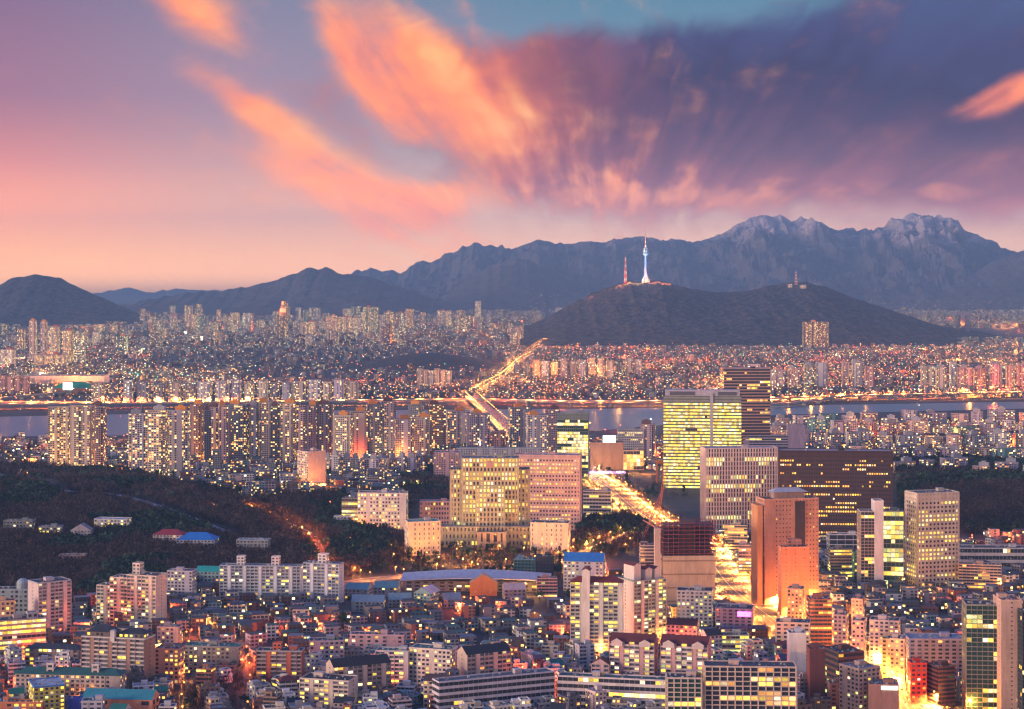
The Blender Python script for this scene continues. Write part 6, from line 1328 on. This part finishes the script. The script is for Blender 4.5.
def bulk(name, L, lab, cat):
    V, mi, TT = [], [], []; PR = {}
    for key, (tr, cr) in TM.items():
        t = np.array(tr.v)[:12]; tq = t[[[0, 1, 7, 6], [2, 3, 9, 8], [4, 5, 11, 10]]]
        c = np.array(cr.v).reshape(-1, 4, 3); PR[key] = {}
        for st, g_ in ((2, 1.25), (5, 2.0)):
            s_ = c[::st]; m_ = s_.mean(1, keepdims=True); s_ = m_ + (s_ - m_) * g_
            PR[key][st] = (np.concatenate([tq, s_]).reshape(-1, 3), np.array([0] * 3 + [1 if key[0] == 'bare' else 2] * len(s_)))
    for (y, x, k) in L:
        a = GR.uniform(0, 6.28); c, s = math.cos(a), math.sin(a); sc_ = GR.uniform(.75, 1.35)
        P, m_ = PR[(k, GR.randrange(4))][2 if y < 2500 else 5]; P = P * sc_
        V.append(np.stack([P[:, 0] * c - P[:, 1] * s + x, P[:, 0] * s + P[:, 1] * c + y, P[:, 2] + hs(x, y)], 1)); mi.append(m_); v_ = GR.choice([.45, .7, 1, 1.3, 1.9]) * (.6 + 1.1 * fbm(x / 70, y / 140, 3)); TT.append(np.tile(np.array([v_, v_, v_, 1], 'f'), (len(m_), 1)))
    V = np.concatenate(V); Q = np.arange(len(V)).reshape(-1, 4)
    o = bpy.data.objects.new(name, raw_mesh(name, V, Q, ['bark', 'bare_bulk', 'green_bulk'], np.concatenate(mi))); C.objects.link(o); ca = o.data.attributes.new('tint', 'FLOAT_COLOR', 'FACE'); ca.data.foreach_set('color', np.concatenate(TT).ravel()); tag(o, lab, cat, kind='stuff'); print('BULK', len(Q))
bulk('woodland', far_, 'dense dark winter woodland on the slopes and between the districts', 'woodland')
# ---------------------------------------------------------------- cars on the avenue
KR = random.Random(4); CM = {}
for nm, c in (('white', (.7, .7, .7)), ('silver', (.4, .41, .43)), ('black', (.02, .02, .025)), ('grey', (.15, .15, .17)), ('yellow', (.7, .42, .04)), ('dark blue', (.03, .05, .14)), ('red', (.4, .03, .02))):
    mb = MB(); L_, W_, h_ = 2.25, .9, .3
    mb.add([(-L_, -W_, .3), (L_, -W_, .3), (L_, W_, .3), (-L_, W_, .3), (-L_, -W_, .85), (L_, -W_, .72), (L_, W_, .72), (-L_, W_, .85), (-L_ * .1, -W_, .95), (-L_ * .1, W_, .95)], [(0, 1, 5, 8, 4), (2, 3, 7, 9, 6), (1, 2, 6, 5), (3, 0, 4, 7), (4, 8, 9, 7), (8, 5, 6, 9)], c)
    cb = MB(); cb.add([(-1.7, -.8, .86), (.9, -.8, .9), (.9, .8, .9), (-1.7, .8, .86), (-1.1, -.65, 1.42), (.2, -.65, 1.42), (.2, .65, 1.42), (-1.1, .65, 1.42)], [(0, 1, 5, 4), (1, 2, 6, 5), (2, 3, 7, 6), (3, 0, 4, 7)], mat='glass'); cb.add([(-1.1, -.65, 1.42), (.2, -.65, 1.42), (.2, .65, 1.42), (-1.1, .65, 1.42)], [(0, 1, 2, 3)], c)
    wh = MB(); 
    CM[nm] = (mb.mesh('body'), cb.mesh('cabin'))
mb = MB()
mb.tube((0, -.1, 0), (0, .1, 0), .33, .33, 8, (.03, .03, .03)); WHM = mb.mesh('wheel')
mb = MB(); mb.box(-.05, .05, -.26, .26, -.14, .14, mat='head_glow'); HM = mb.mesh('headlight'); mb = MB(); mb.box(-.05, .05, -.28, .28, -.13, .13, mat='red_glow'); TLM = mb.mesh('tail_light')
def car(x, y, a, nm, detail):
    r_ = empty('car', (x, y, float(hz(x, y)) + .16 + (8 if 3330 < y < 4420 else 0)), a)
    def ch(me, n, loc): o = bpy.data.objects.new(n, me); C.objects.link(o); o.parent = r_; o.location = loc
    ch(CM[nm][0], 'body', (0, 0, 0)); ch(CM[nm][1], 'cabin', (0, 0, 0))
    for s in (-1, 1): ch(HM, 'headlight', (2.27, s * .6, .62)); ch(TLM, 'tail_light', (-2.27, s * .6, .74))
    if detail:
        for sx in (-1.4, 1.4):
            for s in (-1, 1): ch(WHM, 'wheel', (sx, s * .82, .33))
    px, py = PX(x, y); auto(r_, nm, 'car', 'car', px, py, 'heading away with tail lights' if math.sin(a) > 0 else 'coming with headlights', 'cars on the avenue')
N_ = normals(AV); ncar = 0
for lane in (-14.5, -11, -7.5, -4, 4, 7.5, 11, 14.5):
    s = 0; i = 0; nxt = KR.uniform(0, 12); acc = 0
    fwd = AV[-1][1] > AV[0][1]
    for i in range(len(AV) - 1):
        d = AV[i + 1] - AV[i]; seg = float(np.linalg.norm(d)); acc += seg
        if acc > nxt:
            acc = 0; p = AV[i]; nxt = KR.uniform(16, 46) * (1 if p[1] < 2900 else 1.3); px, py = PX(p[0], p[1])
            if not (0 < px < 1024 and p[1] > 1300) or ncar >= 290 or p[1] > 4500: continue
            q = p + N_[i] * lane; away = (N_[i][0] * lane > 0)     # right-hand traffic: the right side drives away
            dr = d / seg if (d[1] > 0) == away else -d / seg
            car(q[0], q[1], math.atan2(dr[1], dr[0]), KR.choice(list(CM)), p[1] < 2000); ncar += 1
print('CARS', ncar)
finish_labels()
